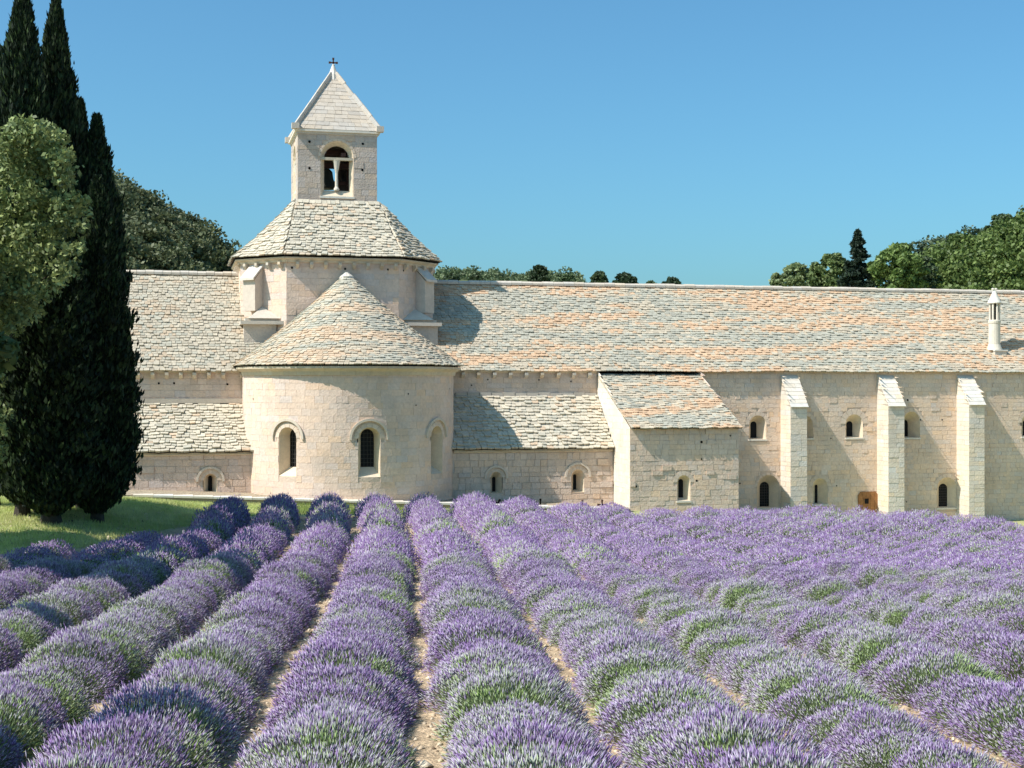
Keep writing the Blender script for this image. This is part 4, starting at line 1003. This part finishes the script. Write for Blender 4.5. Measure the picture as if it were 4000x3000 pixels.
# ================================================================== LAVENDER
SP = 1.84
VPU = math.sin(R(4.0))
def row_xc(s, z):
    xc = (s - z * math.sin(R(4.0))) / math.cos(R(4.0))
    return xc - .62 * max(0, (z - 35) / 19) ** 2
PUR = np.array([.225, .130, .325]); PUR2 = np.array([.37, .265, .465]); PALEL = np.array([.52, .49, .54]); GGR = np.array([.37, .42, .28]); GRN = np.array([.32, .46, .13])
def bush(seed, N, blades, style, detail=True):
    """style: 0..1 share of green; returns verts, tris, colours of one lavender bush"""
    r = np.random.default_rng(seed)
    rx, ry, hz = .71, .86, .54
    th = np.arccos(1 - r.uniform(0, 1, N) * 1.02); ph = r.uniform(0, 2 * np.pi, N)
    d = np.stack([np.sin(th) * np.cos(ph), np.sin(th) * np.sin(ph), np.cos(th)], -1)
    lump = 1 + .07 * np.sin(3 * ph + seed) * np.sin(th) + .05 * np.sin(5 * th + 2 * ph + seed * 2) + r.normal(0, .055, N)
    ell = np.array([rx, ry, hz])
    surf = d * ell * lump[:, None]; surf[:, 2] += .02
    dirn = d * np.array([.9, .9, 1]) + np.array([0, 0, .35]) + r.normal(0, .18, (N, 3)); dirn /= np.linalg.norm(dirn, axis=1)[:, None]
    gph = r.uniform(-2.3, -.8); gd = np.array([math.cos(gph) * .8, math.sin(gph) * .9, .12 + .35 * r.uniform()])
    gd /= np.linalg.norm(gd)
    g = (d @ gd) + .20 * np.sin(d[:, 0] * 9 + seed) * np.cos(d[:, 1] * 8) + r.normal(0, .12, N)
    green = g > (.97 - .46 * style)
    mid = (g > (.72 - .75 * style)) & ~green
    k = r.uniform(0, 1, (N, 1))
    fc = PUR * (1 - k) + PUR2 * k
    pale = r.uniform(0, 1, N) < ((.32 if detail else .2) + .25 * style); fc[pale] = (PALEL * .7 + PUR2 * .3)
    fm = PALEL * (1 - k) + GGR * k; sel = mid & (r.uniform(0, 1, N) < .65); fc[sel] = fm[sel]
    fc[green] = (GRN * (1 - k) + GGR * k)[green]
    fc = fc * r.uniform(.58, 1.28, (N, 1)) * (1 if detail else .9)
    L = r.uniform(.05, .10, N) * (1 if detail else 1.3); Wf = r.uniform(.0048, .0075, N) * (1 if detail else 2.5)
    base = surf; tip = surf + dirn * L[:, None]
    s = np.cross(dirn, r.normal(size=(N, 3))); s /= np.linalg.norm(s, axis=1)[:, None]; t = np.cross(dirn, s)
    m = base + dirn * (L * .42)[:, None]
    a = m + s * Wf[:, None]; b = m + (-.5 * s + .87 * t) * Wf[:, None]; c = m + (-.5 * s - .87 * t) * Wf[:, None]
    V = [np.stack([base, a, b, c, tip], 1).reshape(-1, 3)]
    o = np.arange(N)[:, None] * 5
    tr = np.array([[0, 2, 1], [0, 3, 2], [0, 1, 3], [4, 1, 2], [4, 2, 3], [4, 3, 1]])
    if not detail: tr = tr[3:]
    Fs = [(o[:, :, None] + tr[None]).reshape(-1, 3)]; Cs = [np.repeat(fc, 5, 0)]
    nb = N * 5
    if detail:                                   # stems
        sl_ = r.uniform(.14, .26, N)[:, None]; p0 = base - dirn * sl_; w = .0036
        V.append(np.stack([p0 - s * w, p0 + s * w, base + dirn * .01], 1).reshape(-1, 3)); Fs.append(np.arange(N * 3).reshape(-1, 3) + nb); nb += N * 3
        sc = np.array([.27, .33, .16]) * r.uniform(.6, 1.3, (N, 1)); Cs.append(np.repeat(sc, 3, 0))
    th = np.arccos(1 - r.uniform(0, 1, blades) * 1.0); ph = r.uniform(0, 2 * np.pi, blades)
    d2 = np.stack([np.sin(th) * np.cos(ph), np.sin(th) * np.sin(ph), np.cos(th)], -1)
    q = d2 * ell * r.uniform(.66, .86, (blades, 1)); dd = d2 + np.array([0, 0, .5]) + r.normal(0, .3, (blades, 3)); dd /= np.linalg.norm(dd, axis=1)[:, None]
    s2 = np.cross(dd, r.normal(size=(blades, 3))); s2 /= np.linalg.norm(s2, axis=1)[:, None]
    l2 = r.uniform(.07, .14, (blades, 1)); w2 = .007 if detail else .018
    V.append(np.stack([q - s2 * w2, q + s2 * w2, q + dd * l2], 1).reshape(-1, 3)); Fs.append(np.arange(blades * 3).reshape(-1, 3) + nb); nb += blades * 3
    bc = np.array([.17, .235, .095]) * r.uniform(.5, 1.3, (blades, 1)); Cs.append(np.repeat(bc, 3, 0))
    m1, m2 = 14, 6; dv = []; df = []             # inner foliage dome, its colour darkened to paint the shade inside the bush
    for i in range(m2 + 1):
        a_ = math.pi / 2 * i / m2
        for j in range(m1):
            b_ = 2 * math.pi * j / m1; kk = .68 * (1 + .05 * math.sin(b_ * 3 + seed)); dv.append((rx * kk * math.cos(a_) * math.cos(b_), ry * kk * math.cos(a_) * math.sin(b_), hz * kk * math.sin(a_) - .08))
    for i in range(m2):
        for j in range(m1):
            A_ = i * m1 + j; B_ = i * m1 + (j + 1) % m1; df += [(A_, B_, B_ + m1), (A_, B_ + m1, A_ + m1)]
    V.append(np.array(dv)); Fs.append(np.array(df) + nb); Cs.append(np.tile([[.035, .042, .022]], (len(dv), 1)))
    return np.concatenate(V), np.concatenate(Fs), np.concatenate(Cs)
STY = [.05, .12, .25, .4, .55, .85, .1, .3, .6, 1.0]
near_meshes = [mesh_np('lavender_bush', *bush(100 + i, 4300, 1300, s)) for i, s in enumerate(STY)]
for m in near_meshes: m.materials.append(M_lav)
far_arrays = [bush(200 + i, 900, 250, s, False) for i, s in enumerate(STY)]
plants = []
ROWW = {-6: .9, -5: .9, -4: .92, -3: .92, -2: .90, -1: .95, 0: 1.0, 1: 1.06, 2: 1.04, 3: .93, 4: .90, 5: .88, 6: .87, 7: .88, 8: .89, 9: .9, 10: .92, 11: .95, 12: .95, 13: .95}
rows = range(-8, 14)
for k in rows:
    s = -.80 + SP * k
    z = 10.2 + rnd.uniform(0, .5); idx = 0
    zmax = {-5: 39.5, -4: 43.5, -3: 54.5}.get(k, 66 if k > -3 else 35)
    while z < zmax:
        xc = row_xc(s, z) + rnd.gauss(0, .035)
        px = 2000 + F * xc / z
        if -350 < px < 4350 and in_field(xc, z):
            plants.append((k, z, xc, px))
        z += rnd.uniform(.62, 1.0)
LM = {-8: 'beyond the cypresses', -7: 'left of the cypress trunks', -6: 'ending below the cypresses', -5: 'ending at the grass', -4: 'ending on bare ground',
      -3: 'ending below the left chapel window', -2: 'ending below the left apse window', -1: 'ending left of the middle apse window',
      0: 'ending below the middle apse window', 1: 'ending below the right apse window', 2: 'ending at the apse edge', 3: 'ending at the upright iron cross',
      4: 'ending below the right chapel window', 5: 'ending at the bright side wall', 6: 'ending at the projecting block', 7: 'ending right of the block window',
      8: 'ending at the first buttress', 9: 'ending left of the door', 10: 'ending at the second buttress', 11: 'ending at the third buttress', 12: 'second from the right edge', 13: 'at the right edge'}
LOOK = ['deep purple', 'rich purple', 'pale-spiked', 'purple and grey-green', 'silvery green-hearted', 'mostly green', 'dense violet', 'mauve-tipped', 'greenish mauve', 'pale green']
def style_for(px, z, k):
    n = vnoise(px / 900, z / 6, 4) + rnd.gauss(0, .22)
    if px > 2300: n += .05 + (z < 30) * .10
    if px < 900: n += .10
    if z > 34: n -= .40
    n -= .05 - .16 * (z < 28) - .12 * (z < 19)
    order = [0, 6, 1, 7, 2, 3, 4, 8, 5, 9]
    i = int(np.clip((n + .45) / 1.05 * 10, 0, 9)); return order[i]
def visible_size(p): return -p[1] + (-100 if (p[3] < -330 or p[3] > 4340) else 0)
plants.sort(key=visible_size, reverse=True)
ordn = lambda n: ['nearest', 'second', 'third', 'fourth', 'fifth', 'sixth', 'seventh', 'eighth', 'ninth', 'tenth', 'eleventh', 'twelfth', 'thirteenth', 'fourteenth', 'fifteenth', 'sixteenth', 'seventeenth', 'eighteenth', 'nineteenth', 'twentieth'][n] if n < 20 else str(n + 1) + 'th'
cnt = {}
fv = []; ff = []; fcx = []; off = 0
for i, (k, z, xc, px) in enumerate(plants):
    X, Y = cam2world(xc, z); g = float(ground(X, Y)); st = style_for(px, z, k)
    sc = rnd.uniform(.86, 1.1); rot = R(-9.5) + rnd.gauss(0, .25); szz = sc * rnd.uniform(.88, 1.2)
    if z > 36 and k < 5: szz *= 1.15
    if z > 44 and k < 3: szz *= 1.25
    if k >= 3 and z < 48: szz *= .86
    if k in (0, 1, 2) and z > 44: sc *= .93
    if z > 46 and k < 3: o_ry = .78
    else: o_ry = 1
    if z > 50 and k >= 10: szz *= 1.25
    if k <= -4 and z > 33: szz *= .72
    if rnd.random() < .045 and z < 45: sc *= .72; szz *= .75
    if i < 300:
        o = link('lavender_bush', near_meshes[st], None)
        o.location = (X, Y, g - .03); o.rotation_euler = (0, 0, rot); o.scale = (sc * ROWW.get(k, 1), sc, szz)
        n_ = cnt.get(k, 0); cnt[k] = n_ + 1
        o['label'] = f'{LOOK[st]} lavender bush, {ordn(n_)} up the row {LM[k]}'; o['category'] = 'lavender bush'; o['group'] = 'lavender bushes planted in rows'
    else:
        v, f, c = far_arrays[st]
        cr_, sr_ = math.cos(rot), math.sin(rot)
        v = v * np.array([ROWW.get(k, 1), o_ry, 1]); w = np.stack([v[:, 0] * cr_ - v[:, 1] * sr_, v[:, 0] * sr_ + v[:, 1] * cr_, v[:, 2] * szz / sc], -1) * sc + np.array([X, Y, g - .03])
        fv.append(w); ff.append(f + off); fcx.append(c); off += len(v)
link('lavender_rows', mesh_np('lavender_rows', np.concatenate(fv), np.concatenate(ff), np.concatenate(fcx)), M_lav, kind='stuff', label='far lavender rows running up to the abbey walls', category='lavender')

# ================================================================== small ground cover
def scatter_rocks(n):
    r = rng; z = 10 + 44 * r.uniform(0, 1, n) ** .8; k = r.integers(-7, 14, n); s = -.80 + SP * (k + .5) + r.normal(0, .22, n)
    xc = (s - z * math.sin(R(4.0))) / math.cos(R(4.0)) - .62 * np.maximum(0, (z - 35) / 19) ** 2
    X = xc * CA + z * SA; Y = -xc * SA + z * CA; g = ground(X, Y)
    sz = r.uniform(.012, .05, n) * (1 + (r.uniform(0, 1, n) < .06))
    base = np.array([[1, 0, 0], [-.5, .87, 0], [-.5, -.87, 0], [0, 0, .7], [.5, .87, .35], [.5, -.87, .3]]); tri = np.array([[0, 4, 3], [4, 1, 3], [1, 2, 3], [2, 5, 3], [5, 0, 3], [0, 5, 2], [0, 1, 4]])
    v = base[None] * sz[:, None, None] * r.uniform(.6, 1.4, (n, 6, 3)) + np.stack([X, Y, g], -1)[:, None]
    f = (np.arange(n)[:, None, None] * 6 + tri[None]).reshape(-1, 3)
    k2 = r.uniform(0, 1, (n, 1)); col = np.array([.52, .38, .24]) * (1 - k2) + np.array([.66, .56, .42]) * k2; dk = r.uniform(0, 1, n) < .25; col[dk] = (.16, .11, .07)
    return mesh_np('field_stones', v.reshape(-1, 3), f, np.repeat(col, 6, 0))
link('field_stones', scatter_rocks(26000), M_rock, kind='stuff', label='small stones and clods on the bare soil between the lavender rows', category='stones')
def grass(n, zone, hgt, c0, c1, seed):
    r = np.random.default_rng(seed); xc, z = zone(r, n)
    ok = ~in_field(xc, z - .3); xc = xc[ok]; z = z[ok]; n = len(z)
    X = xc * CA + z * SA; Y = -xc * SA + z * CA; g = ground(X, Y)
    p = np.stack([X, Y, g - .01], -1); h = r.uniform(.5, 1.4, n) * hgt; a = r.uniform(0, 6.28, n); w = .012
    s = np.stack([np.cos(a), np.sin(a), 0 * a], -1) * w; top = p + np.stack([r.normal(0, .3, n) * h, r.normal(0, .3, n) * h, h], -1)
    v = np.stack([p - s, p + s, top], 1).reshape(-1, 3); k = np.clip(r.uniform(0, 1, n) * .6 + .4 * (np.sin(X * 1.1) * np.cos(Y * .9) > 0), 0, 1)[:, None]
    col = np.array(c0) * (1 - k) + np.array(c1) * k
    return mesh_np('grass', v, np.arange(n * 3).reshape(-1, 3), np.repeat(col, 3, 0))
def z_left(r, n):
    z = r.uniform(37, 66, n); px = r.uniform(-200, 1150, n); return (px - 2000) / F * z, z
link('grass', grass(110000, z_left, .13, (.44, .52, .15), (.66, .66, .30), 9), M_grass, kind='stuff', label='sunlit short grass between the cypresses and the chapel wall', category='grass')
def z_strip(r, n):
    z = r.uniform(57, 66, n); px = r.uniform(1100, 4300, n); return (px - 2000) / F * z, z
link('weeds', grass(40000, z_strip, .22, (.18, .27, .05), (.36, .40, .14), 10), M_grass, kind='stuff', label='strip of grass and weeds between the field and the abbey', category='weeds')
